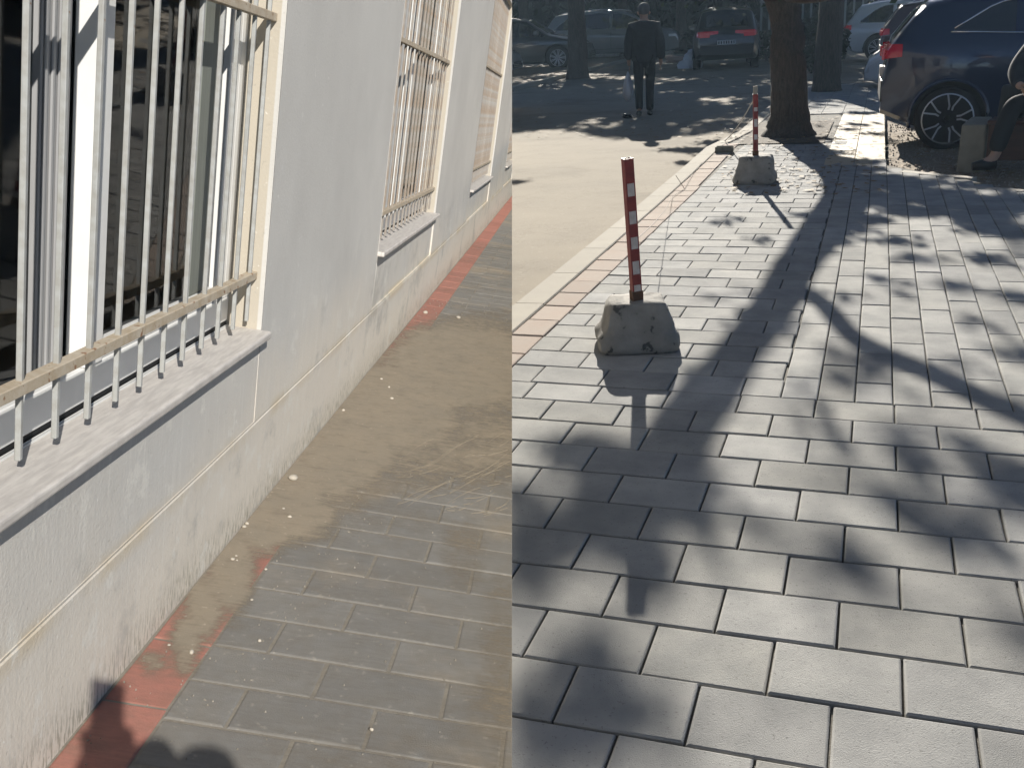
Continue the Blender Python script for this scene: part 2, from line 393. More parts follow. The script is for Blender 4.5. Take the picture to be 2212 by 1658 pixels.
# mud
NX, NY = 90, 420
xs = np.linspace(-.914, .6, NX); yy = np.linspace(.9, 12, NY)
Xg, Yg = np.meshgrid(xs, yy)
def fbm(x, y, s, seed, octs=5):
    r_ = np.random.default_rng(seed); out = 0; a = 1
    for o_ in range(octs):
        for _ in range(5):
            th = r_.uniform(0, 6.28); p = r_.uniform(0, 6.28); f = s*2**o_*r_.uniform(.7, 1.3)
            out = out+a/5*np.sin((x*math.cos(th)+y*math.sin(th))*f+p)
        a *= .55
    return out
P3 = np.stack([Xg, Yg, np.zeros_like(Xg)-H], -1) @ RL.T
Ug, Vg = PX+FPX*P3[..., 0]/P3[..., 2], PY+FPX*P3[..., 1]/P3[..., 2]
def blob(u, v, ru, rv, w=1.): return w*np.clip(1.6-np.hypot((Ug-u)/ru, (Vg-v)/rv), -1, 1)
f = np.maximum.reduce([blob(700, 960, 150, 100), blob(850, 880, 150, 95), blob(1000, 800, 150, 90), blob(600, 1050, 90, 70), blob(1000, 950, 150, 90, .55), blob(640, 1110, 70, 50, .8),
    blob(500, 1230, 38, 90), blob(400, 1390, 30, 60, .8), blob(440, 1310, 34, 60), blob(1085, 1340, 40, 150, .25), blob(1010, 1200, 50, 60, .4), blob(1000, 720, 60, 40, .5), blob(330, 1430, 26, 20, .6), blob(900, 1010, 90, 50, .5), blob(560, 1150, 60, 40, .9)])
f = f+.30*fbm(Xg, Yg, 4.5, 3)-.18
al = np.clip((f+.35)*1.0, 0, .93); al = al*al*(3-2*al)
al = np.maximum(al, .10+.10*np.clip(fbm(Xg, Yg, 8, 9), 0, 1))
Zm = .0020+.0035*np.clip(f, 0, 1)+.0003*fbm(Xg, Yg, 26, 5)
vs = np.stack([Xg, Yg, Zm], -1).reshape(-1, 3)
idx = np.arange(NX*NY).reshape(NY, NX)
fs = np.stack([idx[:-1, :-1], idx[:-1, 1:], idx[1:, 1:], idx[1:, :-1]], -1).reshape(-1, 4)
me = bpy.data.meshes.new('dried_mud'); me.from_pydata(vs.tolist(), [], fs.tolist())
at = me.attributes.new('cover', 'FLOAT', 'POINT'); at.data.foreach_set('value', al.ravel().astype(np.float32))
t = m_mud.node_tree; N = t.nodes.new; L = t.links.new
an = N('ShaderNodeAttribute'); an.attribute_name = 'cover'; tc_ = N('ShaderNodeTexCoord')
def nz(sc, dt, stretch=None, rot=0):
    mp = N('ShaderNodeMapping'); mp.inputs['Scale'].default_value = stretch or (1, 1, 1); mp.inputs['Rotation'].default_value = (0, 0, rot); L(tc_.outputs['Object'], mp.inputs[0])
    n_ = N('ShaderNodeTexNoise'); n_.inputs['Scale'].default_value = sc; n_.inputs['Detail'].default_value = dt; n_.inputs['Roughness'].default_value = .7; L(mp.outputs[0], n_.inputs[0]); return n_.outputs[0]
def mt_(op, a_, b_, c_=None):
    n_ = N('ShaderNodeMath'); n_.operation = op
    for i, q in enumerate((a_, b_, c_)):
        if q is None: continue
        if hasattr(q, 'is_linked'): L(q, n_.inputs[i])
        else: n_.inputs[i].default_value = q
    return n_.outputs[0]
brush = nz(9, 6, (1, 9, 1), R(-52))
mod = mt_('ADD', mt_('MULTIPLY', mt_('SUBTRACT', nz(14, 8), .5), 1.3), mt_('MULTIPLY', mt_('SUBTRACT', brush, .5), 1.1))
mid = mt_('MULTIPLY', mt_('MULTIPLY', an.outputs['Fac'], mt_('SUBTRACT', 1.15, an.outputs['Fac'])), 4.)
fin = mt_('ADD', an.outputs['Fac'], mt_('MULTIPLY', mod, mid)); cl = N('ShaderNodeClamp'); L(fin, cl.inputs[0])
L(cl.outputs[0], t.nodes['Principled BSDF'].inputs['Alpha'])
me.materials.append(m_mud)
for p in me.polygons: p.use_smooth = True
o = link(bpy.data.objects.new('dried_mud', me), None, ML); tag(o, 'tan dried mud spread over grey pavers beside the wall', kind='stuff', cat='mud'); clip(o, -1, ML)

sm = MB(); random.seed(23)
def zfilm(x, y):
    i_ = min(NY-2, max(0, int((y-yy[0])/(yy[1]-yy[0])))); j_ = min(NX-2, max(0, int((x-xs[0])/(xs[1]-xs[0])))); return Zm[i_:i_+2, j_:j_+2].max()+.0008
for k in range(30):
    u0, v0 = random.uniform(840, 1060), random.uniform(950, 1120); L_ = random.uniform(50, 150); sl_ = -.50+random.gauss(0, .10); wd = random.uniform(.0012, .004)
    pts = []
    for q in range(9):
        u = u0+L_*q/8; v = v0+sl_*L_*q/8+6*math.sin(q*.5+k); p = GL(u, v)
        if u < 1104: pts.append((p.x, p.y))
    for q in range(len(pts)-1):
        (xa, ya), (xb, yb_) = pts[q], pts[q+1]
        if random.random() < .15: continue
        w0_, w1_ = wd*math.sin(math.pi*(q+.2)/9), wd*math.sin(math.pi*(q+1.2)/9)
        sm.add([(xa, ya-w0_, zfilm(xa, ya)-.001), (xb, yb_-w1_, zfilm(xb, yb_)-.001), (xb, yb_, zfilm(xb, yb_)+.0002), (xa, ya, zfilm(xa, ya)+.0002), (xb, yb_+w1_, zfilm(xb, yb_)-.001), (xa, ya+w0_, zfilm(xa, ya)-.001)], [(0, 1, 2, 3), (3, 2, 4, 5)])
o = sm.build('sweep_ridges', mat('pale_dust', (.285, .24, .175), .95), mw=ML); tag(o, 'fine pale ridges left by a broom in the dust', 'dust', kind='stuff')

# --- pebbles and crumbs
m_peb = mat('pebble', (.55, .50, .42), .8, (.42, .38, .31), ns=60, bump=.0006, bs=300, rnd=.15)
def rock_mesh(seed, mt, sq=.75, name='stone'):
    bm = bmesh.new(); bmesh.ops.create_icosphere(bm, subdivisions=2, radius=1); r_ = random.Random(seed)
    ph = [r_.uniform(0, 6) for _ in range(4)]
    for v in bm.verts:
        c = v.co; k = 1+.13*math.sin(2.3*c.x+ph[0])+.12*math.sin(2.9*c.y+ph[1])+.1*math.sin(3.3*c.z+ph[2])
        v.co = c*k; v.co.z *= sq
    me = bpy.data.meshes.new(name); bm.to_mesh(me); bm.free(); me.materials.append(mt)
    for p in me.polygons: p.use_smooth = True
    return me
rocks = [rock_mesh(i, m_peb) for i in range(4)]
p = GL(632, 1037); o = bpy.data.objects.new('stone', rocks[0]); CUR.objects.link(o)
o.matrix_world = ML @ Matrix.Translation((p.x, p.y, .014)) @ Matrix.Scale(.0185, 4)
tag(o, 'round tan stone lying alone on the dried mud', 'stone')
PEB = ['pale pebble nearest the wall foot among the crumbs, half way up the wall', 'pale pebble touching the one nearest the wall foot', 'largest of three pale pebbles in a cluster at the edge of the mud', 'right hand pebble of the three pebble cluster', 'upper pebble of the three pebble cluster', 'pale pebble on the red edging just above the phone shadow', 'small pebble between the wall foot and the red edging near the shadow', 'lone white pebble at the wall foot in the middle of the mud', 'white pebble in the mud right of the lone wall foot pebble', 'white pebble on the far red edging strip', 'white pebble on the grey pavers beside the far red edging', 'pale pebble on the mud right of the wall foot pair', 'pebble at the end of a paver joint where the mud thins', 'white pebble in a paver joint near the bottom of the footway', 'small pebble on the nearest mud tongue', 'pebble on the grey pavers beside the nearest mud tongue', 'darker pebble above the pebble right of the wall foot pair', 'pebble just below the corner of the far red edging', 'pebble right below the end of the far red edging, closest to the wall']
for i, (u, v, r_) in enumerate([(527, 1139, 6), (533, 1133, 5), (503, 1210, 5.5), (512, 1212, 3), (510, 1202, 3.5), (413, 1411, 7), (365, 1395, 4), (741, 888, 4.5), (846, 862, 5), (918, 677, 6), (989, 688, 6), (625, 1118, 5),
        (574, 1231, 4), (802, 1577, 5), (543, 1297, 4), (560, 1385, 5), (612, 1100, 4), (840, 838, 4), (823, 820, 4)]):
    p = GL(u, v); dd = (Vector((p.x, p.y, -H))).length; rr_ = r_*dd/2200*.8
    o = bpy.data.objects.new('pebble', rocks[i % 4]); CUR.objects.link(o)
    o.matrix_world = ML @ Matrix.Translation((p.x, p.y, .003+rr_*.3)) @ Matrix.Rotation(i*1.3, 4, 'Z') @ Matrix.Scale(rr_, 4)
    tag(o, PEB[i], 'pebble', 'pebbles scattered along the wall')
gm = MB()
m_grit = mat('grit', (.36, .33, .27), .9, (.2, .18, .15), ns=300)
for _ in range(900):
    x = -.90+abs(random.gauss(0, .28)); y = random.uniform(1.2, 8)
    if random.random() < .25: x = random.choice((-.27, -.1035, .063, -.436, -.603))+random.gauss(0, .006)
    if (ML @ Vector((x, y, 0))-CAMP).dot(SEAM) > -.03: continue
    s = random.uniform(.0006, .002)*(1+y*.12); a = random.uniform(0, 6); zc = .003
    gm.add([(x+s*math.cos(a+q*2.1)*1.5, y+s*math.sin(a+q*2.1)*1.5, zc-.003) for q in range(3)]+[(x, y, zc+s)], [(0, 1, 3), (1, 2, 3), (2, 0, 3)])
o = gm.build('grit', m_grit, mw=ML); tag(o, 'fine pale grit strewn over the grey pavers', 'grit', kind='stuff')

# --- the photographer, whose shadow falls on wall and pavers
m_dark = mat('dark_cloth', (.03, .032, .04), .9, (.045, .046, .055), ns=20, bump=.001, bs=80)
m_skin = mat('skin', (.45, .28, .20), .6)
m_hair = mat('hair', (.015, .013, .012), .6)
def skin_body(name, verts, edges, radii, mt, parent=None, mw=None, sub=2, root=0):
    me = bpy.data.meshes.new(name); me.from_pydata(verts, edges, []); me.materials.append(mt)
    o = bpy.data.objects.new(name, me); CUR.objects.link(o)
    sk = o.modifiers.new('skin', 'SKIN'); sk.use_smooth_shade = True
    for i, r_ in enumerate(radii):
        r_ = r_ if hasattr(r_, '__len__') else (r_, r_); me.skin_vertices[0].data[i].radius = r_
    me.skin_vertices[0].data[root].use_root = True
    sb = o.modifiers.new('sub', 'SUBSURF'); sb.levels = sb.render_levels = sub
    dg = bpy.context.evaluated_depsgraph_get(); nm = bpy.data.meshes.new_from_object(o.evaluated_get(dg)); bpy.data.objects.remove(o); bpy.data.meshes.remove(me)
    nm.name = name
    if not nm.materials: nm.materials.append(mt)
    for p in nm.polygons: p.use_smooth = True
    return link(bpy.data.objects.new(name, nm), parent, mw)
ph = empty('person', base=ML); tag(ph, 'person holding up a phone, casting the dark shadow on the red edging', 'person')
CF = RL.T @ np.array([0, 0, 1.]); CF = Vector(CF); Hc = Vector((0, 0, H))
# phone: a slab standing upright across the sun, its top just above the lens
pu = Vector((0, 0, 1)); pf = Vector((SL)); sl = Vector((.326, -.780, .535)).normalized()
px = pu.cross(CF).normalized()*-1; py = CF.cross(px).normalized()*-1
def pt(a, b, c): return Hc+Vector((1, 0, 0))*a+Vector((0, 0, 1))*b-Vector((0, 1, 0))*c
m = MB(); m.box(-.037, .046, -.030, -.022, H-.130, H+.041)
o = m.build('phone', m_black, mw=ML, bevel=.004); tag(o, 'black phone held upright by the photographer', 'phone')
V = lambda x, y, z: (x, y, H+z)
X0 = .40
vs = [V(X0, -.46, -.72), V(X0, -.46, -.50), V(X0, -.46, -.30), V(X0, -.46, -.10), V(X0, -.44, .07), V(X0, -.42, .185),
      V(.25, -.44, -.30), V(.12, -.32, -.54), V(.030, -.13, -.27), V(.022, -.080, -.150), V(.018, -.064, -.095),
      V(.56, -.44, -.30), V(.60, -.40, -.55), V(.20, -.13, -.170), V(.098, -.070, -.072),
      V(X0-.08, -.46, -.95), V(X0-.08, -.44, -1.38), V(X0+.08, -.46, -.95), V(X0+.08, -.44, -1.38), V(X0-.08, -.34, -1.46), V(X0+.08, -.34, -1.46)]
es = [(0, 1), (1, 2), (2, 3), (3, 4), (4, 5), (2, 6), (6, 7), (7, 8), (8, 9), (9, 10), (2, 11), (11, 12), (12, 13), (13, 14), (0, 15), (15, 16), (16, 19), (0, 17), (17, 18), (18, 20)]
ra = [(.16, .11), (.15, .11), (.13, .09), .055, .085, .08, .06, .064, .068, .068, .050, .06, .05, .064, .058, .085, .05, .085, .05, .04, .04]
skin_body('body', vs, es, ra, m_dark, ph)
fr = MB()
for k, (zz_, l) in enumerate(((-.088, .026), (-.107, .030), (-.126, .028), (-.143, .022))):
    fr.tube([V(.075, -.060, zz_-.008), V(.064, -.034, zz_), V(.046, -.0175, zz_+.002), V(.046-l*.7, -.0155, zz_+.003)], [.0115, .0105, .0095, .008], 8)
fr.tube([V(.03, -.07, -.15), V(-.03, -.050, -.12), V(-.045, -.036, -.09)], [.015, .012, .010], 8)
fr.tube([V(.16, -.09, -.20), V(.125, -.06, -.155), V(.085, -.05, -.115)], [.030, .026, .016], 8)
fr.build('hand', m_skin, ph, smooth=True)

# =================================================================== THE STREET PLACE (right)
CUR = RIGHT
I4 = Matrix.Identity(4)
m_pav = mat('concrete_paver', (.415, .405, .38), .9, (.27, .27, .26), ns=4.5, amp=.6, spec=.12, rnd=.16, hue=.35, bump=.0018, bs=300, speck=(110, (.24, .235, .22), .62), coords='World')
m_pav2 = mat('pink_paver', (.40, .31, .255), .9, (.40, .35, .30), spec=.1, ns=6, amp=.8, rnd=.08, bump=.0014, bs=240, coords='World')
m_pav3 = mat('sandstone_paver', (.50, .40, .25), .75, (.46, .40, .31), ns=3, amp=.8, rnd=.08, bump=.0014, bs=200, coords='World')
m_jdark = mat('joint_dark', (.10, .092, .075), .95, (.16, .145, .12), ns=20, bump=.003, bs=120)
m_kerb = mat('kerb_concrete', (.38, .345, .28), .95, (.33, .30, .25), ns=6, amp=.8, rnd=.06, bump=.002, bs=120, coords='World')
def road_cover(t, N, L, mix, noise, ramp, vec, out):
    def mth(op, a, b=None):
        n = N('ShaderNodeMath'); n.operation = op
        for i, q in enumerate((a, b)):
            if q is None: continue
            if hasattr(q, 'is_linked'): L(q, n.inputs[i])
            else: n.inputs[i].default_value = q
        return n.outputs[0]
    crk = ramp(mth('ABSOLUTE', mth('SUBTRACT', noise(.9, 9, vec, .72), .5)), .0035, .0)
    out = mix(out, (.12, .105, .085), mth('MULTIPLY', crk, .6))
    out = mix(out, (.20, .175, .14), ramp(noise(.55, 5, vec), .52, .68, 0, .5))
    out = mix(out, (.10, .09, .075), ramp(noise(4.5, 6, vec, .8), .66, .74, 0, .5))
    return mix(out, (.44, .39, .31), ramp(noise(28, 3, vec), .64, .70, 0, .5))
m_road = mat('road_asphalt', (.36, .315, .25), .95, (.30, .265, .215), cover=road_cover, spec=.1, ns=1.6, amp=.8, bump=.0025, bs=140, speck=(60, (.40, .36, .30), .62))
m_soil = mat('soil', (.09, .07, .05), .95, (.15, .12, .085), ns=7, bump=.01, bs=40)
m_conc = mat('old_concrete', (.33, .31, .275), .9, (.19, .18, .16), ns=8, amp=.6, bump=.004, bs=60, speck=(16, (.07, .07, .065), .60))
m_red = mat('red_paint', (.17, .020, .018), .5, (.27, .03, .02), ns=20, bump=.0008, bs=200, speck=(30, (.12, .05, .035), .66))
m_refl = mat('reflective_tape', (.62, .56, .52), .45, (.45, .38, .34), ns=30, amp=.6)
m_rust = mat('rust', (.16, .075, .04), .9, (.09, .05, .03), ns=25)
m_bark = mat('bark', (.095, .075, .06), .95, (.045, .037, .03), ns=9, amp=.5, bump=.03, bs=14, stretch=(4, 4, .7))
m_leaf = mat('leaf', (.065, .09, .03), .7, (.04, .06, .02), ns=3)

# --- road and ground
g = MB()
YS = [-3, 0, 2, 4, 6, 9, 12, 16, 22, 30, 45, 70, 120, 250]
for a, b in zip(YS[:-1], YS[1:]):
    for x0, x1 in zip([-150, -60, -20, -8, -4, -1.9], [-60, -20, -8, -4, -1.9, 150]):
        g.add([(x0, a, -.12), (x1, a, -.12), (x1, b, -.12), (x0, b, -.12)], [(0, 1, 2, 3)])
o = g.build('road', m_road); tag(o, kind='structure'); clip(o, 1, I4)

# kerb line (inner edge of the kerb, metres)
KX = [(-2, -1.745), (4, -1.75), (9, -1.77), (11.4, -1.80), (13.3, -1.84), (14.1, -1.76), (15.2, -1.66), (30, -1.7)]
def kx(y):
    for (a, xa), (b, xb) in zip(KX[:-1], KX[1:]):
        if y <= b: return xa+(xb-xa)*(y-a)/(b-a)
    return KX[-1][1]
# sidewalk base sheet, a little under the paver tops; outline in metres
def right_edge(y):                                    # where paving ends on the right
    P_ = [(-2, 2.6), (7.6, 2.6), (8.6, 1.9), (9.5, 1.25), (10.4, .88), (11.45, .128), (24, .14)]
    for (a, xa), (b, xb) in zip(P_[:-1], P_[1:]):
        if y <= b: return xa+(xb-xa)*(y-a)/(b-a)
    return P_[-1][1]
g = MB(); yl = np.linspace(-2, 26, 57)
for a, b in zip(yl[:-1], yl[1:]):
    L0, L1, R0, R1 = kx(a), kx(b), right_edge(a), right_edge(b)
    g.add([(L0, a, -.012), (R0, a, -.012), (R1, b, -.012), (L1, b, -.012)], [(0, 1, 2, 3)])
    g.add([(R0, a, -.012), (R0, a, -.2), (R1, b, -.2), (R1, b, -.012)], [(0, 1, 2, 3)])
walk = g.build('sidewalk', m_jdark); tag(walk, kind='structure'); clip(walk, 1, I4)
# kerb stones
kerb = empty('kerb'); tag(kerb, kind='structure')
y = .8; kc = 0
while y < 26:
    l = .78; a, b = y+.004, y+l-.004; m = MB()
    vs = []
    for yy_ in (a, (a+b)/2, b):
        x = kx(yy_); vs += [(x-.195, yy_, -.16), (x-.19, yy_, -.012), (x-.175, yy_, .002), (x-.008, yy_, .004), (x, yy_, -.004), (x, yy_, -.16)]
    fs = [(0, 1, 2, 3, 4, 5), (17, 16, 15, 14, 13, 12)]
    for s_ in range(2): fs += [(s_*6+k, (s_+1)*6+k, (s_+1)*6+(k+1) % 6, s_*6+(k+1) % 6) for k in range(6)]
    m.add(vs, fs); o = m.build('kerb_stone', m_kerb, kerb)
    if not clip(o, 1, I4): bpy.data.objects.remove(o)
    y += l

# --- pavers.  Three layouts: broad courses, columns, wide slabs; nearest 300 are objects, the rest one mesh
MW, MR = .3045, .2305
spec = []                                             # x, y, lx, ly, material
Y_T = 2.762*H
row = 0
y = 1.242*H-3*.153*H
rows = []
while y < Y_T-.05: rows.append((y, y+.153*H if y+.153*H < Y_T-.1 else Y_T)); y += .153*H
# courses below the change of pattern: joints of course k at -.104h or -.0025h
for n_, (a, b) in enumerate(rows):
    k = n_-3; off = -.109 if k % 2 == 1 else -.0095
    j = -8
    while True:
        xa = (off+.2025*j)*H; xb = xa+.2025*H; j += 1
        if xa > right_edge((a+b)/2): break
        if xb < -1.745: continue
        xa2 = max(xa, -1.5675 if xa > -1.9 else xa)
        if xa < -1.5675:
            if xb > -1.5675+.04: spec.append((-1.5675, xb, a, b, m_pav))
            continue
        spec.append((xa, xb, a, b, m_pav))
    nr = n_
# red-pink border course beside the kerb
y = .9
while y < 13.6:
    spec.append((kx(y)+.004, -1.5675 if y < 10 else kx(y)+.19, y, y+.3, m_pav2)); y += .304
# upper left courses
y = Y_T; k = 0
while y < 13.9:
    b = y+.1555*H; off = -.94 if k % 2 == 0 else -.835
    XR = -.205*H
    x = -1.5675
    j = -2
    while True:
        xa = (off+.208*j)*H; xb = xa+.208*H; j += 1
        if xa > XR-.02: break
        if xb < x+.03: continue
        spec.append((max(xa, x), min(xb, XR), y, b, m_pav))
    y = b; k += 1
# columns on the right
c = 0
xa = -.205*H
while xa < 2.6:
    xb = xa+.0985*H; off = [2.942, 3.076, 2.928, 3.05, 2.885, 3.015][c % 6]*H if c < 6 else (2.9+(.147 if c % 2 else 0))*H
    a = Y_T; b = off
    while b-a < .08: b += .2935*H
    while a < min(11.5 if xb < .2 else 11.4, 99):
        if xb < right_edge((a+b)/2)+.03: spec.append((xa, xb, a, b, m_pav))
        a = b; b = a+.2935*H
    xa = xb; c += 1
# narrow path of warm slabs between the tree pit and the gravel
y = 11.45; k = 0
while y < 17.4:
    for xa, xb in ((-.50, -.19), (-.19, .128)):
        spec.append((xa, xb, y, y+.62, m_pav3))
    y += .625
while y < 25:
    for j in range(5): spec.append((-1.5+.33*j, -1.17+.33*j, y, y+.4, m_pav))
    y += .405
TREE = G(1702, 293)
def keepable(s):
    xa, xb, ya, yb, _ = s; cx, cy = (xa+xb)/2, (ya+yb)/2
    if (Vector((xb, yb, 0))-CAMP).dot(SEAM) < -.01 and (Vector((xb, ya, 0))-CAMP).dot(SEAM) < -.01: return False
    d = Vector((cx, cy, -H)); zc = d.dot(Vector(RR[2])); xc = d.dot(SEAM)
    if zc < .5 or xc/zc*FPX > 1105+ (xb-xa)/zc*FPX*.6+30: return False
    if cy < 13.2 or cy > 17.2: return True
    if abs(cx-TREE.x) < .52 and 13.5 < cy < 16.6: return False      # tree pit
    return True
spec = [s for s in spec if keepable(s)]
spec.sort(key=lambda s: -((s[1]-s[0])*(s[3]-s[2]))/((s[2]+s[3])**3))
meshes = {}
rest = MB(); rest_groups = {}
for i, (xa, xb, ya, yb, mt) in enumerate(spec):
    gap = .0034 if ya < Y_T-.01 else .0030
    lx, ly = round(xb-xa-gap*2, 3), round(yb-ya-gap*2, 3)
    if lx < .02 or ly < .02: continue
    key = (lx, ly, mt.name)
    if key not in meshes: meshes[key] = paver_mesh(lx, ly, mt, ch=.0034, th=.05)
    if i < 296:
        o = lay(walk, I4, meshes[key], (xa+xb)/2, (ya+yb)/2, random.uniform(-.002, .002), 0, 1, .006, 'paver')
    else:
        Mx = Matrix.Translation(((xa+xb)/2, (ya+yb)/2, random.uniform(-.002, .002)))
        rb = rest_groups.setdefault(mt.name, (MB(), mt))[0]
        rb.add([Mx @ v.co for v in meshes[key].vertices], [tuple(p.vertices) for p in meshes[key].polygons])
bm_all = None
mats_ = []; V_, F_, MI = [], [], []
for nm, (rb, mt) in rest_groups.items():
    n0 = len(V_); V_ += rb.v; F_ += [tuple(n0+i for i in f) for f in rb.f]; MI += [len(mats_)]*len(rb.f); mats_.append(mt)
if V_:
    me = bpy.data.meshes.new('far_pavers'); me.from_pydata(V_, [], F_)
    for mt in mats_: me.materials.append(mt)
    me.polygons.foreach_set('material_index', MI)
    o = link(bpy.data.objects.new('far_pavers', me), walk); tag(o, kind='stuff'); clip(o, 1, I4)

# --- gravel strip, soil of the tree pit
def rough_patch(name, mt, poly, z, amp, n=90, seed=3, label=None, cat=None, kind='structure'):
    xs_ = [p[0] for p in poly]; ys_ = [p[1] for p in poly]
    X, Y = np.meshgrid(np.linspace(min(xs_), max(xs_), n), np.linspace(min(ys_), max(ys_), n))
    inside = np.zeros_like(X, bool); j = len(poly)-1
    for i in range(len(poly)):
        xi, yi = poly[i]; xj, yj = poly[j]
        c_ = ((yi > Y) != (yj > Y)) & (X < (xj-xi)*(Y-yi)/(yj-yi+1e-9)+xi); inside ^= c_; j = i
    Z = z+amp*fbm(X, Y, 9, seed)*.4
    idx = np.arange(n*n).reshape(n, n); fs = np.stack([idx[:-1, :-1], idx[:-1, 1:], idx[1:, 1:], idx[1:, :-1]], -1).reshape(-1, 4)
    fs = fs[inside.reshape(-1)[fs].all(1)]
    me = bpy.data.meshes.new(name); me.from_pydata(np.stack([X, Y, Z], -1).reshape(-1, 3).tolist(), [], fs.tolist()); me.materials.append(mt)
    for p in me.polygons: p.use_smooth = True
    return tag(link(bpy.data.objects.new(name, me)), label, cat, kind=kind)
m_dirt = mat('gravelly_dirt', (.33, .26, .18), .95, (.20, .155, .11), ns=5, amp=.8, bump=.012, bs=45, speck=(26, (.52, .46, .37), .60))
rough_patch('dirt_strip', m_dirt, [(.15, 11.48), (.15, 17.5), (5, 17.5), (5, 8), (1.93, 8.62), (1.28, 9.52), (.9, 10.42)], -.075, .012)
rough_patch('soil', m_soil, [(TREE.x-.55, 13.55), (TREE.x-.55, 16.5), (TREE.x+.52, 16.5), (TREE.x+.52, 13.55)], .004, .012)
m_grav = mat('gravel_stone', (.42, .37, .30), .9, (.30, .25, .20), ns=6, rnd=.2)
gm = MB()
for _ in range(2600):
    y_ = random.uniform(8.6, 16.5); x_ = random.uniform(.17, 3.2)
    if x_ < right_edge(y_)+.03: continue
    s = random.uniform(.006, .02)*(1.6 if random.random() < .06 else 1); a = random.uniform(0, 6)
    vs = [(x_+s*math.cos(a+q*math.pi/2)*random.uniform(.8, 1.4), y_+s*math.sin(a+q*math.pi/2)*random.uniform(.8, 1.4), -.08) for q in range(4)]
    gm.add(vs+[(x_+random.uniform(-.3, .3)*s, y_, -.068+s*.8)], [(0, 1, 4), (1, 2, 4), (2, 3, 4), (3, 0, 4)])
o = gm.build('gravel', m_grav); tag(o, 'loose pale gravel on the dirt strip beside the blue car', 'gravel', kind='stuff')
# broken slabs that edge the dirt strip
slab = mat('broken_slab', (.46, .42, .35), .85, (.38, .34, .28), ns=8, bump=.003, bs=80)
for i, (u, v, l, w_, rz_, lab) in enumerate([(1985, 374, .42, .11, -38, 'broken pale slab lying at the corner of the dirt strip'), (2058, 381, .42, .10, -30, 'broken pale slab edging the dirt before the bench post'),
        (2150, 408, .50, .10, -30, 'long pale kerb piece below the seated man')]):
    p = G(u, v); m = MB(); m.box(-l/2, l/2, -w_/2, w_/2, -.06, .035, Matrix.Translation((p.x, p.y, -.03)) @ Matrix.Rotation(R(rz_), 4, 'Z') @ Matrix.Rotation(R(3), 4, 'X'))
    tag(m.build('broken_slab', slab, bevel=.012), lab, 'slab', 'broken slabs edging the dirt')

# --- concrete blocks with striped posts
def block(cx, cy, w0, d0, w1, d1, hgt, rz, label, drop=0.):
    bm = bmesh.new(); n = 10
    def sq(w_, d_, z, e=5):
        out = []
        for k in range(32):
            a = 2*math.pi*k/32; c_, s_ = math.cos(a), math.sin(a)
            rr_ = (abs(c_)**9+abs(s_)**9)**(-1/9); out.append(bm.verts.new((w_/2*c_*rr_, d_/2*s_*rr_, z)))
        return out
    levels = [(0, .90), (.012, .96), (.035, 1.0), (.07, .985)]+[(.07+(hgt-.09)*t, None) for t in (.2, .4, .6, .8, 1)]+[(hgt-.006, 'e'), (hgt, 'f'), (hgt, 'g')]
    rings = []
    for z, k in levels:
        t = z/hgt; w_ = w0+(w1-w0)*t; d_ = d0+(d1-d0)*t
        if isinstance(k, float): w_, d_ = w0*k, d0*k
        if k == 'e': w_, d_ = w1*.985, d1*.985
        if k == 'f': w_, d_ = w1*.94, d1*.94
        if k == 'g': w_, d_ = w1*.5, d1*.5
        rings.append(sq(w_, d_, z))
    for a, b in zip(rings[:-1], rings[1:]):
        for k in range(32): bm.faces.new((a[k], a[(k+1) % 32], b[(k+1) % 32], b[k]))
    bm.faces.new(rings[0][::-1]); bm.faces.new(rings[-1])
    ph_ = [random.uniform(0, 6) for _ in range(6)]
    for v in bm.verts:
        c_ = v.co; k = .003*math.sin(21*c_.x+ph_[0])+.004*math.sin(27*c_.y+ph_[1]+14*c_.z)+.004*math.sin(48*c_.z+ph_[2]+20*c_.x)
        if c_.z > .01: v.co.x += k; v.co.y += k*.8
        if c_.z > hgt-.01: v.co.z += .006*math.sin(30*c_.x+ph_[3])*math.sin(33*c_.y)
    me = bpy.data.meshes.new('concrete_base'); bm.to_mesh(me); bm.free(); me.materials.append(m_conc)
    root = empty('concrete_block', (cx, cy, 0), R(rz)); tag(root, label, 'concrete block', 'concrete blocks with red and white posts')
    o = bpy.data.objects.new('body', me); CUR.objects.link(o); o.parent = root; autosmooth(o, 50)
    return root
def post(root, hb, length, w_, lean_x, lean_y, bands, tophat=False):
    Mx = Matrix.Translation((0, 0, hb-.03)) @ Matrix.Rotation(lean_x, 4, 'Y') @ Matrix.Rotation(lean_y, 4, 'X') @ Matrix.Rotation(R(14), 4, 'Z')
    m = MB(); h_ = w_/2; th = .003
    for x0, x1, y0_, y1_ in ((-h_, h_, -h_, -h_+th), (-h_, h_, h_-th, h_), (-h_, -h_+th, -h_+th, h_-th), (h_-th, h_, -h_+th, h_-th)):
        m.box(x0, x1, y0_, y1_, 0, length, Mx)
    p = m.build('post', m_red, root)
    for z0, z1 in bands:
        b = MB(); b.box(-h_*.72, h_*.72, -h_-.0018, -h_-.0003, z0, z1, Mx); b.build('white_band', m_refl, p)
    r_ = MB(); r_.box(-h_-.004, h_+.004, -h_-.004, h_+.004, .02, .075, Mx); r_.build('rusty_collar', m_rust, p, bevel=.002, seg=1)
    if tophat:
        c_ = MB(); c_.box(-h_*.9, h_*.9, -h_*.9, h_*.9, length-.001, length+.075, Mx); c_.build('cap', m_kerb, p, bevel=.004)
    return Mx
B1 = G(1381, 738)
b1 = block(B1.x+.000, B1.y-.05, .405, .37, .275, .25, .235, 18, 'nearest concrete block on the pavement, bottom heavy, with a striped red post')
L1 = .715
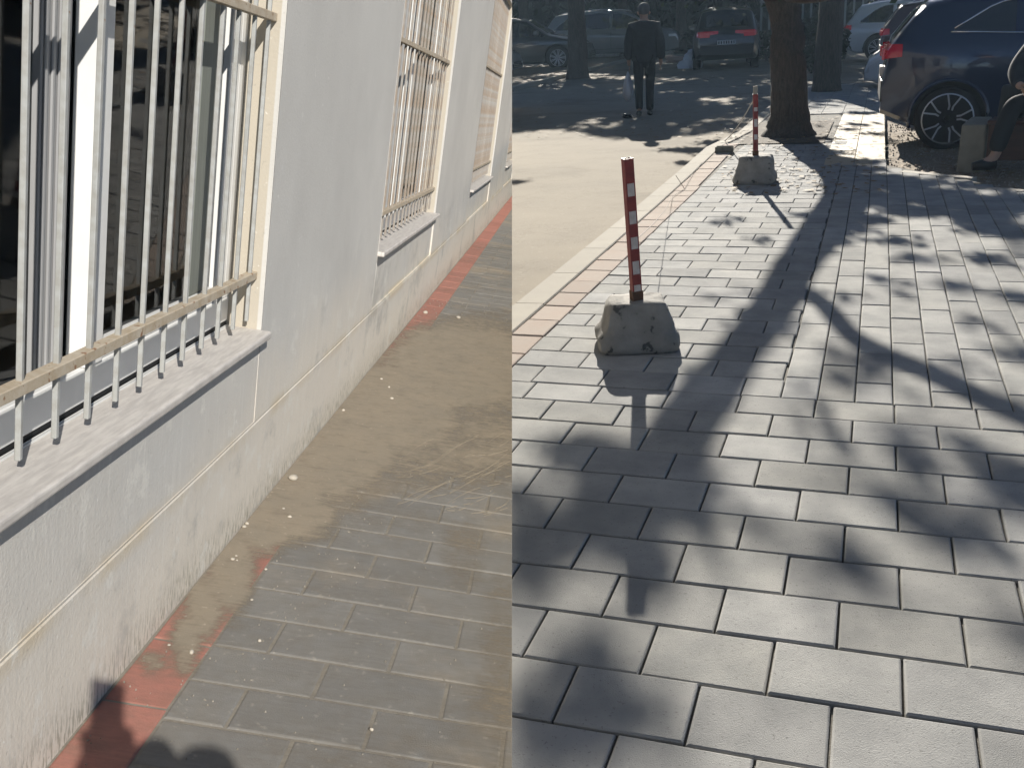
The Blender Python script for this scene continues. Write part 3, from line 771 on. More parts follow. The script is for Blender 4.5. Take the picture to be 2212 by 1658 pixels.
post(b1, .235, L1, .046, R(-3.2), R(2), [(L1*(1-b/1.0), L1*(1-a/1.0)) for a, b in ((.16, .245), (.345, .43), (.52, .60), (.685, .775), (.85, .925))])
B2 = G(1627, 398)
b2 = block(B2.x, B2.y+.12, .40, .40, .30, .30, .26, 0, 'smaller looking concrete block before the tree, with a rope tied post')
L2 = .60
post(b2, .26, L2, .045, R(-1.5), R(1), [(L2*.50, L2*.62), (L2*.74, L2*.80), (.30*L2, .38*L2)], True)
m_rope = mat('rope', (.45, .42, .38), .9)
top2 = Vector((B2.x-.03, B2.y+.11, .78)); endp = G(1563, 306, -.02)
m = MB(); pts = [top2.lerp(endp, t)+Vector((0, 0, -.05*math.sin(math.pi*t))) for t in np.linspace(0, 1, 12)]
m.tube(pts, .006, 6); tag(m.build('rope', m_rope), 'pale rope slanting from the far post to the kerb', 'rope')
m_wire = mat('wire', (.10, .08, .06), .8)
P1 = Vector((B1.x-.03, B1.y, .50)); q1, q2 = G(1452, 425, .01), G(1478, 408, .01)
m = MB(); m.tube([P1, P1.lerp(q1, .35)+Vector((0, 0, -.03)), P1.lerp(q1, .7)+Vector((0, 0, -.04)), q1, q2, G(1496, 372, .02), G(1515, 352, .01)], .0022, 5)
m.tube([q2, q2+Vector((-.10, .1, .11))], .003, 5)
tag(m.build('wire', m_wire), 'thin dark wire trailing from the near post along the kerb', 'wire')
# hollow drain box by the kerb
p = G(1562, 331); m = MB(); Mx = Matrix.Translation((p.x, p.y+.08, 0)) @ Matrix.Rotation(R(3), 4, 'Z')
m.box(-.105, .105, -.08, -.065, 0, .07, Mx); m.box(-.105, .105, .065, .08, 0, .07, Mx); m.box(-.105, -.09, -.065, .065, 0, .07, Mx); m.box(.09, .105, -.065, .065, 0, .07, Mx)
m.box(-.09, .09, -.065, .065, .0, .02, Mx)
o = m.build('hollow_brick', mat('dark_brick', (.09, .085, .06), .9, (.2, .19, .15), ns=20), bevel=.004, seg=1); tag(o, 'dark hollow brick lying on the kerb corner', 'brick')

# --- trees.  The trunk of the near one follows the picture up to the frame and its own shadow above it
def above(u, v, yy_):                                 # the point at depth yy_ (metres) whose shadow falls on ground point (u,v)
    g_ = G(u, v); t = (yy_-g_.y)/SR.y; return g_+SR*t
def tree(path, rad, limbs, label, leaf=None, n=14, seed=1, group='street trees shading the pavement', name='tree'):
    random.seed(seed)
    base = Vector(path[0]); root = empty(name, (base.x, base.y, 0)); tag(root, label, 'tree', group)
    def dense(pts, rs, k=5):
        P_, Q_ = [], []
        for i in range(len(pts)-1):
            a, b = Vector(pts[i]), Vector(pts[i+1]); p0 = Vector(pts[max(i-1, 0)]); p3 = Vector(pts[min(i+2, len(pts)-1)])
            for j in range(k):
                t = j/k; P_.append(.5*((2*a)+(b-p0)*t+(2*p0-5*a+4*b-p3)*t*t+(3*a-p0-3*b+p3)*t**3)); Q_.append(rs[i]*(1-t)+rs[i+1]*t)
        P_.append(Vector(pts[-1])); Q_.append(rs[-1]); return P_, Q_
    m = MB(); p, r_ = dense(path, rad, 6); off = Vector((base.x, base.y, 0))
    m.tube([q-off for q in p], r_, n, .10)
    t_ = m.build('trunk', m_bark, root, smooth=True)
    for pts, rs in limbs:
        m = MB(); p, r_ = dense(pts, rs, 5); m.tube([q-off for q in p], r_, 9, .08); m.build('limb', m_bark, root, smooth=True)
    if leaf is not None and len(leaf):
        N_ = len(leaf); cen = np.array([l[0] for l in leaf])-np.array(off); sz = np.array([l[1] for l in leaf])
        a = rng.normal(size=(N_, 3)); a /= np.linalg.norm(a, axis=1)[:, None]; b = np.cross(a, rng.normal(size=(N_, 3))); b /= np.linalg.norm(b, axis=1)[:, None]
        a *= sz[:, None]; b *= sz[:, None]*.6
        vs = np.stack([cen-a, cen-b, cen+a, cen+b], 1).reshape(-1, 3)
        me = bpy.data.meshes.new('crown'); me.vertices.add(N_*4); me.vertices.foreach_set('co', vs.ravel()); me.loops.add(N_*4); me.loops.foreach_set('vertex_index', np.arange(N_*4)); me.polygons.add(N_)
        me.polygons.foreach_set('loop_start', np.arange(0, N_*4, 4)); me.update(); me.validate(); me.materials.append(m_leaf)
        o = bpy.data.objects.new('crown', me); CUR.objects.link(o); o.parent = root; o['kind'] = 'stuff'
    return root
h = H
T0 = TREE
pth = [(T0.x, T0.y, -.08), (T0.x-.002, T0.y, .10), (T0.x-.01, T0.y, .35), (T0.x-.05, T0.y-.02, 1.0), (T0.x-.17, T0.y-.05, 1.8)]
rd = [.46, .30, .25, .225, .20]
fork = above(1700, 622, 14.2)
main = [above(1730, 560, 13.8), above(1694, 622, 13.4), above(1605, 750, 12.8), above(1505, 880, 12.2), above(1425, 1000, 11.8), above(1340, 1110, 11.5)]
pth2 = pth+[main[0], main[1]]; rd2 = rd+[.125, .12]
limbs = [([main[1]]+main[2:], [.12, .105, .125, .13, .12]),
         ([main[1], above(1765, 645, 12.9), above(1850, 735, 12.2), above(2000, 803, 11.5), above(2211, 900, 10.9), above(2400, 960, 10.5)], [.08, .062, .066, .068, .066, .05]),
         ([above(1740, 500, 13.9), above(1850, 440, 13.6), above(2000, 452, 13.2), above(2120, 480, 13.0), above(2260, 520, 12.8)], [.06, .05, .045, .04, .03])]
leaf = []
def clump(u, v, r_, dens, s_=.05, ymin=12.6, ymax=16.5):
    g_ = G(u, v); dist = Vector((g_.x, g_.y, -H)).length; rw = r_/2200*dist           # half width on the ground
    rl = rw*1.0
    yy_ = random.uniform(ymin, ymax); 
    yy_ = max(yy_, g_.y+7.0)
    c = g_+SR*((yy_-g_.y)/SR.y); 
    area = math.pi*rw*rw*2.2; n_ = int(1.15*dens*area/(s_*s_*1.2*.5))
    for _ in range(max(3, n_)):
        d = SR*random.gauss(0, .9)+Vector((random.gauss(0, .5)*rw*1.25, 0, random.gauss(0, .5)*rw*1.5*SR.z/SR.y))
        leaf.append((tuple(c+d), s_*random.uniform(.7, 1.3)))
random.seed(11)
BL = [  # dark patches of the pavement: u, v, radius, density
 (1400, 1165, 45, 1.3), (1395, 1225, 40, 1.3), (1405, 1280, 34, 1.1), (1460, 1110, 50, 1.1), (1360, 1050, 55, 1.1), (1300, 950, 45, .9), (1240, 960, 45, .9), (1480, 1050, 45, 1.0), (1180, 1090, 50, .9), (1120, 1060, 40, .7), (1290, 1180, 45, .9), (1340, 1200, 40, .9), (1220, 1390, 40, .7), (1150, 1480, 45, .9), (1380, 1540, 50, 1.0),
 (1240, 1010, 55, .8), (1180, 960, 40, .5), (1330, 1000, 60, 1), (1420, 970, 50, .8), (1300, 1060, 60, 1), (1450, 1050, 60, .8), (1390, 1110, 70, 1.1), (1250, 1120, 60, .9), (1150, 1150, 60, 1.2), (1210, 1190, 50, 1), (1340, 1130, 50, .9),
 (1130, 1250, 50, 1.1), (1140, 1310, 35, .6), (1290, 1390, 55, 1.0), (1300, 1430, 35, .8), (1250, 1500, 60, 1.1), (1330, 1520, 70, 1.2), (1430, 1560, 60, .9), (1210, 1560, 60, 1), (1160, 1630, 60, 1.2), (1260, 1640, 60, 1), (1130, 1560, 30, .8),
 (1430, 1215, 38, .8), (1495, 1140, 35, .8), (1520, 1090, 45, .7), (1480, 1000, 40, .6), (1600, 1130, 30, .4), (1660, 1150, 40, .5),
 (1975, 1125, 48, .9), (1840, 1195, 38, .8), (1865, 1250, 50, .95), (2035, 1165, 38, .7), (1790, 1345, 28, .5), (2195, 1360, 45, .8), (2120, 1180, 40, .6), (1930, 1080, 40, .6), (2190, 1100, 40, .6), (2080, 1090, 40, .5), (1790, 1150, 28, .4),
 (1800, 1045, 35, .6), (1960, 940, 38, .6), (1985, 990, 38, .7), (2170, 1010, 50, .9), (2110, 960, 40, .5), (1940, 1060, 36, .6), (2200, 1060, 40, .7), (1820, 820, 45, .55), (1890, 790, 40, .5), (1800, 760, 30, .4), (1760, 920, 30, .5),
 (1830, 490, 40, .8), (1800, 520, 35, .6), (1870, 470, 40, .7), (1930, 520, 34, .6), (1990, 560, 32, .6), (2060, 620, 34, .5), (2140, 560, 36, .8), (2190, 640, 34, .8), (2120, 700, 30, .6), (2190, 760, 40, .7), (1960, 640, 26, .3), (1830, 640, 30, .4), (2100, 790, 26, .4),
 (1800, 345, 34, 1.3), (1850, 365, 36, 1.4), (1900, 385, 36, 1.4), (1950, 405, 38, 1.4), (2010, 425, 40, 1.4), (2080, 445, 42, 1.3), (2150, 455, 42, 1.3), (2200, 430, 40, 1.3), (1880, 425, 36, 1.1), (1950, 450, 36, 1.2), (2110, 400, 36, 1.4), (2190, 395, 36, 1.4),
 (2000, 395, 25, .7), (2060, 415, 30, 1.0), (1820, 400, 30, .9), (1850, 420, 30, .8), (1790, 330, 26, 1.0), (1760, 320, 24, 1.0), (2120, 500, 30, .8), (2180, 505, 30, 1.0),
 (1500, 300, 34, 1.2), (1460, 300, 28, .9), (1540, 285, 30, 1.2), (1480, 325, 24, .7), (1590, 470, 22, .25), (1640, 520, 26, .3), (1550, 640, 26, .25), (1480, 800, 30, .3), (1560, 480, 20, .3), (1900, 290, 24, .5), (1860, 245, 26, .8), (1830, 280, 20, .5), (1780, 300, 20, .8),
 (1120, 362, 18, 1.2)]
BL += [(1760, 330, 30, 1.4), (1790, 350, 36, 1.6), (1830, 365, 40, 1.7), (1870, 385, 42, 1.7), (1910, 400, 44, 1.7), (1960, 420, 44, 1.7), (2010, 435, 44, 1.6), (2060, 440, 40, 1.5), (1900, 430, 38, 1.2), (1990, 460, 36, 1.2), (2100, 470, 40, 1.3), (2150, 490, 38, 1.3), (2200, 505, 38, 1.3),
 (2120, 430, 40, 1.3), (2180, 450, 40, 1.2), (1770, 465, 34, .9), (1790, 500, 30, .8), (1840, 470, 34, .8), (1860, 350, 30, 1.2), (1940, 385, 30, 1.0)]
for b in BL: clump(*b)
for k in range(45):                                   # twigs and thin leaf spray over everything
    clump(random.uniform(1500, 2250), random.uniform(520, 1250), random.uniform(14, 28), random.uniform(.15, .4))
tree(pth2, rd2, limbs, 'thick leaning tree trunk rising from the soil pit behind the far post', leaf, 18, 5)

def crown_leaves(c, r_, n_, s_, seed):
    rr_ = random.Random(seed); out = []
    cl = [Vector((rr_.gauss(0, .55)*r_[0], rr_.gauss(0, .55)*r_[1], rr_.gauss(0, .5)*r_[2])) for _ in range(26)]
    for _ in range(n_):
        q = rr_.choice(cl); out.append((tuple(Vector(c)+q+Vector((rr_.gauss(0, .5), rr_.gauss(0, .5), rr_.gauss(0, .35)))*r_[0]*.22), s_*rr_.uniform(.7, 1.4)))
    res = []
    for c_, z_ in out:
        if c_[2] < 3.1: continue
        t = c_[2]/SR.z; gx, gy = c_[0]-SR.x*t, c_[1]-SR.y*t
        if gx < -1.7 and gy < 17.2+(gx+5.8)*-.35+.5*math.sin(gx*2.1): continue
        if gx >= -1.7 and gy < 15.5: continue
        res.append((c_, z_))
    return res
def simple_tree(b, r_, hgt, crown_c, crown_r, nl, ls, label, seed, lean=(0, 0)):
    p = [(b.x, b.y, -.15), (b.x, b.y, .25), (b.x+lean[0]*.3, b.y, 1.3), (b.x+lean[0], b.y+lean[1], hgt)]
    top = Vector(p[-1]); lm = []
    rr_ = random.Random(seed)
    for k in range(4):
        a = rr_.uniform(0, 6.28); lm.append(([top, top+Vector((math.cos(a)*.8, math.sin(a)*.8, .9)), top+Vector((math.cos(a)*2.2, math.sin(a)*2.2, 2.0))], [r_*.5, r_*.3, r_*.12]))
    return tree(p, [r_*1.35, r_*1.05, r_*.95, r_*.75], lm, label, crown_leaves(crown_c, crown_r, nl, ls, seed), 12, seed)
B_ = G(1785, 197)
simple_tree(B_, .27, 3.6, (B_.x-.5, B_.y-1, 5.2), (3.6, 3.6, 1.5), 3800, .13, 'second dark trunk on the pavement, behind the near tree', 21)
LT = [((1248, 163), .34, 'dark trunk at the left of the road, between the dark car and the silver car', (0, 0)),
      ((1470, 112), .33, 'slim trunk beyond the silver car, left of the black SUV', (0, 0)),
      ((1345, 120), .30, 'slim trunk behind the silver car roof', (0, 0)),
      ((1695, 112), .32, 'dark trunk half hidden behind the near tree', (0, 0)),
      ((1135, 130), .34, 'dark trunk beyond the dark car at the left edge of the street', (0, 0))]
for i, (uv, r_, lb, ln) in enumerate(LT):
    b = G(*uv)
    simple_tree(b, r_, 3.8, (b.x+random.uniform(-.5, .5), b.y, 5.6), (4.6, 4.6, 1.7), 4200, .17, lb, 31+i)
for i, (x, y_, lb) in enumerate([(-9, 22.5, 'tree whose crown hangs over the near left of the road'), (-5, 23, 'tree whose crown hangs over the walker'), (-12, 28, 'tree whose crown shades the parked dark car'), (-8, 31, 'tall tree over the middle stretch of road'),
        (-3, 28, 'tree over the road beside the second trunk'), (-6, 38, 'tree over the black SUV'), (-3.5, 42, 'tree over the far pavement parking'), (3.6, 20, 'tree over the parked blue car'), (7, 19, 'tree to the right of the parked blue car')]):
    # (x, y_) is where the crown's shade falls; the crown hangs up-sun of it
    c_ = Vector((x, y_, 0))+SR*(5.3/SR.z); tx = 8.5+i if c_.x > -5 else -15-i
    simple_tree(Vector((tx, c_.y, 0)), .3, 4.2, tuple(c_), (4.0, 4.6, 1.5), 3600, .16, lb, 51+i)

# --- cars
m_tyre = mat('tyre', (.015, .015, .016), .85, bump=.002, bs=60)
m_rim = mat('alloy', (.45, .46, .48), .35, metal=.7)
m_rimd = mat('dark_alloy', (.07, .07, .075), .4, metal=.3)
m_chrome = mat('chrome', (.75, .75, .76), .15, metal=1)
m_cglass = mat('car_glass', (.012, .015, .018), .06, spec=.9, coat=.6)
m_tail = mat('tail_light', (.30, .01, .02), .25, coat=.8, emit=(.9, .02, .05, .03))
m_head = mat('head_light', (.75, .76, .78), .15, coat=1)
m_plast = mat('black_plastic', (.02, .02, .022), .6)
m_plate = mat('number_plate', (.72, .72, .70), .5)
def paint(name, c): return mat(name, c, .28, tuple(x*.92 for x in c), ns=2, coat=1, spec=.5)
def interp(tab, x):
    for (a, p), (b, q) in zip(tab[:-1], tab[1:]):
        if x <= b: return p+(q-p)*max(0, (x-a))/(b-a)
    return tab[-1][1]
SUVP = dict(L=4.75, W=1.9, top=[(-2.37, .80), (-2.36, 1.02), (-2.30, 1.12), (-2.02, 1.50), (-1.92, 1.60), (-1.4, 1.67), (-.4, 1.71), (.45, 1.66), (.85, 1.52), (1.35, 1.15), (1.5, 1.10), (2.1, .98), (2.28, .86), (2.37, .66)],
            belt=[(-2.4, 1.02), (0, .98), (2.4, .96)], zb=[(-2.4, .42), (-2.0, .26), (2.0, .24), (2.4, .34)], wheels=(-1.42, 1.42), wr=.37,
            glass=[(-1.98, -1.62, 1.10, 1.13), ], side=[(-1.93, 1.13), (-1.50, 1.44), (-1.25, 1.53), (-.4, 1.58), (.45, 1.54), (.95, 1.33), (1.28, 1.08)], sill=[(-1.93, 1.10), (0, 1.06), (1.3, 1.03)], pill=[-1.05, -.95, .02, .10],
            wind=(.55, 1.30), rear=(-2.27, -2.03))
BLUE = dict(SUVP, wheels=(-1.66, 1.30), wr=.345, belt=[(-2.4, 1.13), (0, 1.12), (2.4, 1.0)], top=[(-2.37, .80), (-2.36, 1.10), (-2.28, 1.22), (-2.05, 1.50), (-1.92, 1.62), (-1.4, 1.69), (-.4, 1.72), (.45, 1.66), (.85, 1.52), (1.35, 1.22), (1.5, 1.16), (2.1, 1.03), (2.28, .90), (2.37, .68)],
            side=[(-1.66, 1.29), (-1.25, 1.53), (-.9, 1.59), (-.4, 1.61), (.45, 1.55), (.95, 1.36), (1.25, 1.17)], sill=[(-1.66, 1.27), (0, 1.17), (1.3, 1.12)], rim=.80)
HATCH = dict(L=4.3, W=1.8, top=[(-2.15, .75), (-2.13, .98), (-2.05, 1.05), (-1.72, 1.36), (-1.3, 1.45), (-.2, 1.48), (.4, 1.40), (1.05, 1.0), (1.3, .95), (1.85, .82), (2.08, .68), (2.15, .50)],
             belt=[(-2.2, .95), (0, .90), (2.2, .85)], zb=[(-2.2, .36), (-1.8, .2), (1.8, .2), (2.2, .26)], wheels=(-1.3, 1.3), wr=.33,
             side=[(-1.68, 1.0), (-1.35, 1.28), (-.9, 1.36), (0, 1.37), (.5, 1.22), (.92, .96)], sill=[(-1.68, .99), (0, .95), (.95, .93)], pill=[-.75, -.67, .12, .19],
             wind=(.44, 1.0), rear=(-2.02, -1.75))
def car(P, loc, heading, paintm, label, s=1., rim='multi', trim=True, group=None, rimmat=None, tail=True, roofrail=True):
    root = empty('parked_car', loc, R(90-heading), s=s); tag(root, label, 'car', group)
    Lh = P['L']/2; RRr = .11
    def plan(x):
        t = max(0, (abs(x)-Lh*.62)/(Lh*.38)); return 1-.20*t**2.4
    def hw(x, z):
        w_ = P['W']/2*plan(x); bz = interp(P['belt'], x)
        if z < bz: return w_*(1-.05*((bz-z)/.75)**2-.035*max(0, (z-(bz-.16))/.16)**2)
        return w_*.965-(z-bz)*.36
    def yy_(x, z, tp): # half width with rounded shoulder
        w_ = hw(x, z)
        d = tp-z
        if d < RRr: w_ *= max(0, 1-((RRr-d)/RRr)**3)**(1/3)
        return w_
    ts = P['top']
    xs_ = sorted(set([round(t[0], 3) for t in ts]+[round(-Lh+.02+(2*Lh-.04)*k/56, 3) for k in range(57)]))
    xs_ = [x for i, x in enumerate(xs_) if i == 0 or x-xs_[i-1] > .012]
    bm = bmesh.new(); rings = []
    S_ = [0, .02, .12, .25, .4, .52, .62, .72, .8]
    for x in xs_:
        tp = interp(ts, x); zb = interp(P['zb'], x); bz = interp(P['belt'], x)
        zs = [zb, zb+.05, zb+.15, zb+.28]
        zc = min(bz, tp-RRr-.02)
        zs += [zb+.28+(zc-zb-.28)*k/4 for k in (1, 2, 3, 4)]
        zt = tp-RRr
        zs += [zc+(zt-zc)*k/3 for k in (1, 2, 3)]
        zs += [tp-RRr*k for k in (.7, .45, .25, .1, .03)]
        pts = [(0, zb)]+[(yy_(x, z, tp)*(.93 if i == 0 else 1), z) for i, z in enumerate(zs)]+[(hw(x, tp)*.0, tp)]
        pts.insert(-1, (yy_(x, tp-.03*RRr, tp)*.5, tp-.002))
        r_ = [bm.verts.new((x, p[0], p[1])) for p in pts]+[bm.verts.new((x, -p[0], p[1])) for p in pts[-2:0:-1]]
        rings.append(r_)
    for a, b in zip(rings[:-1], rings[1:]):
        n_ = len(a)
        for k in range(n_): bm.faces.new((a[k], a[(k+1) % n_], b[(k+1) % n_], b[k]))
    bm.faces.new(rings[0]); bm.faces.new(rings[-1][::-1])
    bmesh.ops.recalc_face_normals(bm, faces=bm.faces)
    me = bpy.data.meshes.new('body'); bm.to_mesh(me); bm.free(); me.materials.append(paintm); me.materials.append(m_plast)
    o = bpy.data.objects.new('body', me); CUR.objects.link(o)
    # wheel arches
    cut = MB()
    for wx in P['wheels']:
        for sd in (-1, 1):
            cut.lathe([(P['wr']+.055, -.17), (P['wr']+.055, .17)], 28, Matrix.Translation((wx, sd*(P['W']/2), P['wr']+.01)) @ Matrix.Rotation(R(90), 4, 'X'))
    co = bpy.data.objects.new('cut', cut.mesh('cut', m_plast)); CUR.objects.link(co)
    bo = o.modifiers.new('b', 'BOOLEAN'); bo.operation = 'DIFFERENCE'; bo.object = co; bo.solver = 'EXACT'; bo.material_mode = 'TRANSFER'
    dg = bpy.context.evaluated_depsgraph_get(); nm = bpy.data.meshes.new_from_object(o.evaluated_get(dg)); o.modifiers.clear(); o.data = nm; bpy.data.objects.remove(co)
    o.parent = root; autosmooth(o, 32)
    def skin_patch(name, mt, xa, xb, lo, hi, sd, off=.006, rows_=5, cols=24, parent=o):
        m = MB(); vs = []
        for i in range(cols+1):
            x = xa+(xb-xa)*i/cols; tp = interp(ts, x); z0, z1 = lo(x), hi(x)
            for j in range(rows_+1):
                z = z0+(z1-z0)*j/rows_; w_ = yy_(x, min(z, tp-.001), tp)+off; vs.append((x, sd*w_, z))
        fs = []
        for i in range(cols):
            for j in range(rows_):
                q = [i*(rows_+1)+j, (i+1)*(rows_+1)+j, (i+1)*(rows_+1)+j+1, i*(rows_+1)+j+1]; fs.append(tuple(q if sd < 0 else q[::-1]))
        m.add(vs, fs); return m.build(name, mt, parent, smooth=True)
    def top_patch(name, mt, xa, xb, wf, off=.006, x_of=None, parent=o):
        m = MB(); vs = []; nx, ny = 8, 12
        for i in range(nx+1):
            x = xa+(xb-xa)*i/nx; tp = interp(ts, x); w_ = hw(x, tp)*wf
            for j in range(ny+1):
                y_ = -w_+2*w_*j/ny; q = max(0, 1-(abs(y_)/max(hw(x, tp), .01))**3)**(1/3)
                vs.append((x-off*(1 if xa < 0 else -1)*.7, y_, tp-RRr+RRr*q+off))
        fs = [(i*(ny+1)+j, (i+1)*(ny+1)+j, (i+1)*(ny+1)+j+1, i*(ny+1)+j+1) for i in range(nx) for j in range(ny)]
        m.add(vs, fs); return m.build(name, mt, parent, smooth=True)
    si, so_ = P['side'], P['sill']
    segs = [(si[0][0], P['pill'][0]), (P['pill'][1], P['pill'][2]), (P['pill'][3], si[-1][0])]
    for sd in (-1, 1):
        for a, b in segs:
            skin_patch('side_window', m_cglass, a+.001, b-.001, lambda x: interp(so_, x), lambda x: max(interp(so_, x)+.005, interp(si, x)), sd)
        if trim:
            m = MB(); pt_ = [(x, sd*(yy_(x, interp(si, x), interp(ts, x))+.008), interp(si, x)+.008) for x in np.linspace(si[0][0], si[-1][0], 26)]
            m.tube(pt_, .009, 6)
            pt_ = [(x, sd*(yy_(x, interp(so_, x), interp(ts, x))+.008), interp(so_, x)-.006) for x in np.linspace(si[0][0]-.03, si[-1][0], 16)]
            m.tube(pt_, .009, 6); m.build('window_trim', m_chrome, o, smooth=True)
        if roofrail:
            m = MB(); m.tube([(x, sd*(hw(x, interp(ts, x))*.86), interp(ts, x)+.012) for x in np.linspace(-1.7*Lh/2.37, .6*Lh/2.37, 12)], .016, 6); m.build('roof_rail', m_chrome, root, smooth=True)
        for dx in (-.82, .22):
            m = MB(); zz_ = interp(P['belt'], dx)-.13; m.box(dx-.09, dx+.09, sd*(hw(dx, zz_)+.002)-.012, sd*(hw(dx, zz_)+.002)+.012, zz_-.014, zz_+.014); m.build('door_handle', paintm, root, bevel=.006)
        # door seams
        m = MB()
        for dx in (-.96, .06, 1.12):
            zs = np.linspace(.42, interp(P['belt'], dx)-.01, 8); m.tube([(dx, sd*(hw(dx, z)+.0005), z) for z in zs], .0035, 4)
        m.tube([(x, sd*(hw(x, .40)+.0005), .40) for x in np.linspace(-.95, 1.05, 6)], .0035, 4)
        m.build('door_gap', m_plast, root)
        m = MB(); mx_ = interp([(0, 1.0)], 0); xm = si[-1][0]-.22; zm = interp(so_, xm)+.09
        m.box(xm-.07, xm+.07, sd*(P['W']/2+.03)-.09, sd*(P['W']/2+.03)+.09, zm-.06, zm+.07); m.build('mirror', paintm, root, bevel=.03, seg=3)
        # lamps
        skin_patch('tail_light', m_tail, -Lh+.012, -Lh+.20, lambda x: interp(P['belt'], x)-.13+(x+Lh)*.12, lambda x: interp(P['belt'], x)+.03-(x+Lh)*.02, sd, .008, 4, 8, root)
        skin_patch('head_light', m_head, Lh-.34, Lh-.03, lambda x: min(interp(ts, x)-.16, .72), lambda x: min(interp(ts, x)-.05, .80+(.0)), sd, .008, 4, 8, root)
        if P is not HATCH:
            for wx in P['wheels']:
                m = MB(); pts = [(wx+math.cos(t)*(P['wr']+.065), sd*(hw(wx, .6)+.0), P['wr']+.01+math.sin(t)*(P['wr']+.065)) for t in np.linspace(-.25, math.pi+.25, 20)]; m.tube(pts, .022, 6); m.build('arch_trim', paintm, root, smooth=True)
    # rear face
    m = MB(); w_ = P['W']/2*.8
    bz = interp(P['belt'], -Lh)
    m.box(-Lh-.006, -Lh+.02, -w_*.98, w_*.98, bz-.60, bz-.36); m.build('rear_bumper', m_plast, root, bevel=.01)
    for sd in (-1, 1):
        m = MB(); m.box(-Lh-.010, -Lh+.02, sd*w_*.62 if sd < 0 else w_*.35, sd*w_*.35 if sd < 0 else w_*.98, bz-.16, bz-.02) if False else m.box(-Lh-.010, -Lh+.02, min(sd*w_*.62, sd*w_), max(sd*w_*.62, sd*w_), bz-.14, bz-.02)
        m.build('tail_light', m_tail, root, bevel=.008)
    m = MB(); m.box(-Lh-.012, -Lh+.02, -.26, .26, bz-.34, bz-.23); pl = m.build('number_plate', m_plate, root)
    m = MB(); xx = -.22
    for k in range(7):
        m.box(-Lh-.014, -Lh-.011, xx, xx+.04, bz-.325, bz-.245); xx += .066 if k not in (1, 4) else .075
    m.build('lettering', m_plast, pl)
    # front face
    m = MB(); zf = interp(P['zb'], Lh)+.02
    m.box(Lh-.03, Lh+.006, -w_*.9, w_*.9, zf, zf+.12); m.build('front_bumper', m_plast, root, bevel=.01)
    m = MB(); zt = interp(ts, Lh)-.04
    for k in range(3): m.box(Lh-.03, Lh+.010, -.48, .48, zt-.05-.055*k, zt-.022-.055*k)
    m.build('grille', m_chrome, root, bevel=.004)
    m = MB(); m.box(Lh-.03, Lh+.004, -.50, .50, zt-.19, zt-.005); m.build('grille_opening', m_plast, root, bevel=.01)
    m = MB(); m.box(Lh-.03, Lh+.012, -.26, .26, zf+.02, zf+.11) if False else None
    top_patch('windscreen', m_cglass, P['wind'][0], P['wind'][1], .86); top_patch('rear_window', m_cglass, P['rear'][0], P['rear'][1], .80)
    # wheels
    wr = P['wr']; rk = P.get('rim', .70)/.70; tm = MB(); tm.lathe([(wr*.66*rk, -.10), (wr*.93, -.112), (wr, -.085), (wr*1.005, 0), (wr, .085), (wr*.93, .112), (wr*.66*rk, .10)], 32); tyre = tm.mesh('wheel', m_tyre, smooth=True)
    rm_ = MB()
    n_ = 32
    wq = wr; wr = wr*rk
    for r0, z0, r1, z1 in ((wr*.70, .104, wr*.665, .108), (wr*.665, .108, wr*.645, .06), (wr*.645, .06, wr*.645, -.1)):
        vs = [(r_*math.cos(2*math.pi*k/n_), r_*math.sin(2*math.pi*k/n_), z) for r_, z in ((r0, z0), (r1, z1)) for k in range(n_)]
        rm_.add(vs, [(k, (k+1) % n_, n_+(k+1) % n_, n_+k) for k in range(n_)])
    ns_ = 5 if rim == 'multi' else (9 if rim == 'fan' else 6)
    for k in range(ns_):
        a = 2*math.pi*k/ns_
        def q(r_, da, z): return (r_*math.cos(a+da), r_*math.sin(a+da), z)
        if rim == 'multi':
            for sg in (-1, 1):
                rm_.bar(q(wr*.16, sg*.30, .085), q(wr*.36, sg*.14, .092), .010, .012); rm_.bar(q(wr*.35, sg*.14, .092), q(wr*.67, sg*.27, .100), .009, .012)
            rm_.bar(q(wr*.2, math.pi/ns_, .06), q(wr*.66, math.pi/ns_, .07), .007, .012)
        else:
            for sg in (-1, 1): rm_.bar(q(wr*.12, sg*.1, .09), q(wr*.67, sg*.10, .1), .009, .012)
    rm_.lathe([(wr*.17, .05), (wr*.17, .092), (wr*.10, .10)], 16)
    rime = rm_.mesh('rim', rimmat or m_rim)
    dm = MB(); dm.lathe([(wr*.64, -.02), (wr*.64, .0)], 24); disc = dm.mesh('brake_disc', m_rimd); wr = wq
    for wx in P['wheels']:
        for sd in (-1, 1):
            M_ = Matrix.Translation((wx, sd*(P['W']/2-.125), wr)) @ Matrix.Rotation(R(-90*sd), 4, 'X') @ Matrix.Rotation(random.uniform(0, 1), 4, 'Z')
            w1 = inst('wheel', tyre, root, M_); inst('rim', rime, w1); inst('brake_disc', disc, w1)
    return root
def place(u, v, local_x, local_y, heading, s=1., z=-.12):
    p = G(u, v, z); a = R(heading); fx_, fy_ = math.sin(a), math.cos(a)
    # local x runs forward, local y to the left
    return (p.x-(fx_*local_x-fy_*local_y)*s, p.y-(fy_*local_x+fx_*local_y)*s, z)
m_blue = paint('blue_paint', (.004, .014, .052)); m_whitep = paint('white_paint', (.62, .63, .65)); m_maroon = paint('maroon_paint', (.045, .012, .022)); m_silver = paint('silver_paint', (.20, .205, .21))
m_blackp = paint('black_paint', (.012, .015, .018)); m_darkp = paint('dark_grey_paint', (.02, .026, .03))
HB = 89
car(BLUE, place(2040, 326, -1.66, -.95, HB, 1.06, z=-.09), HB, m_blue, 'dark blue SUV parked at the right with chrome window trim and a ten spoke wheel', 1.06)
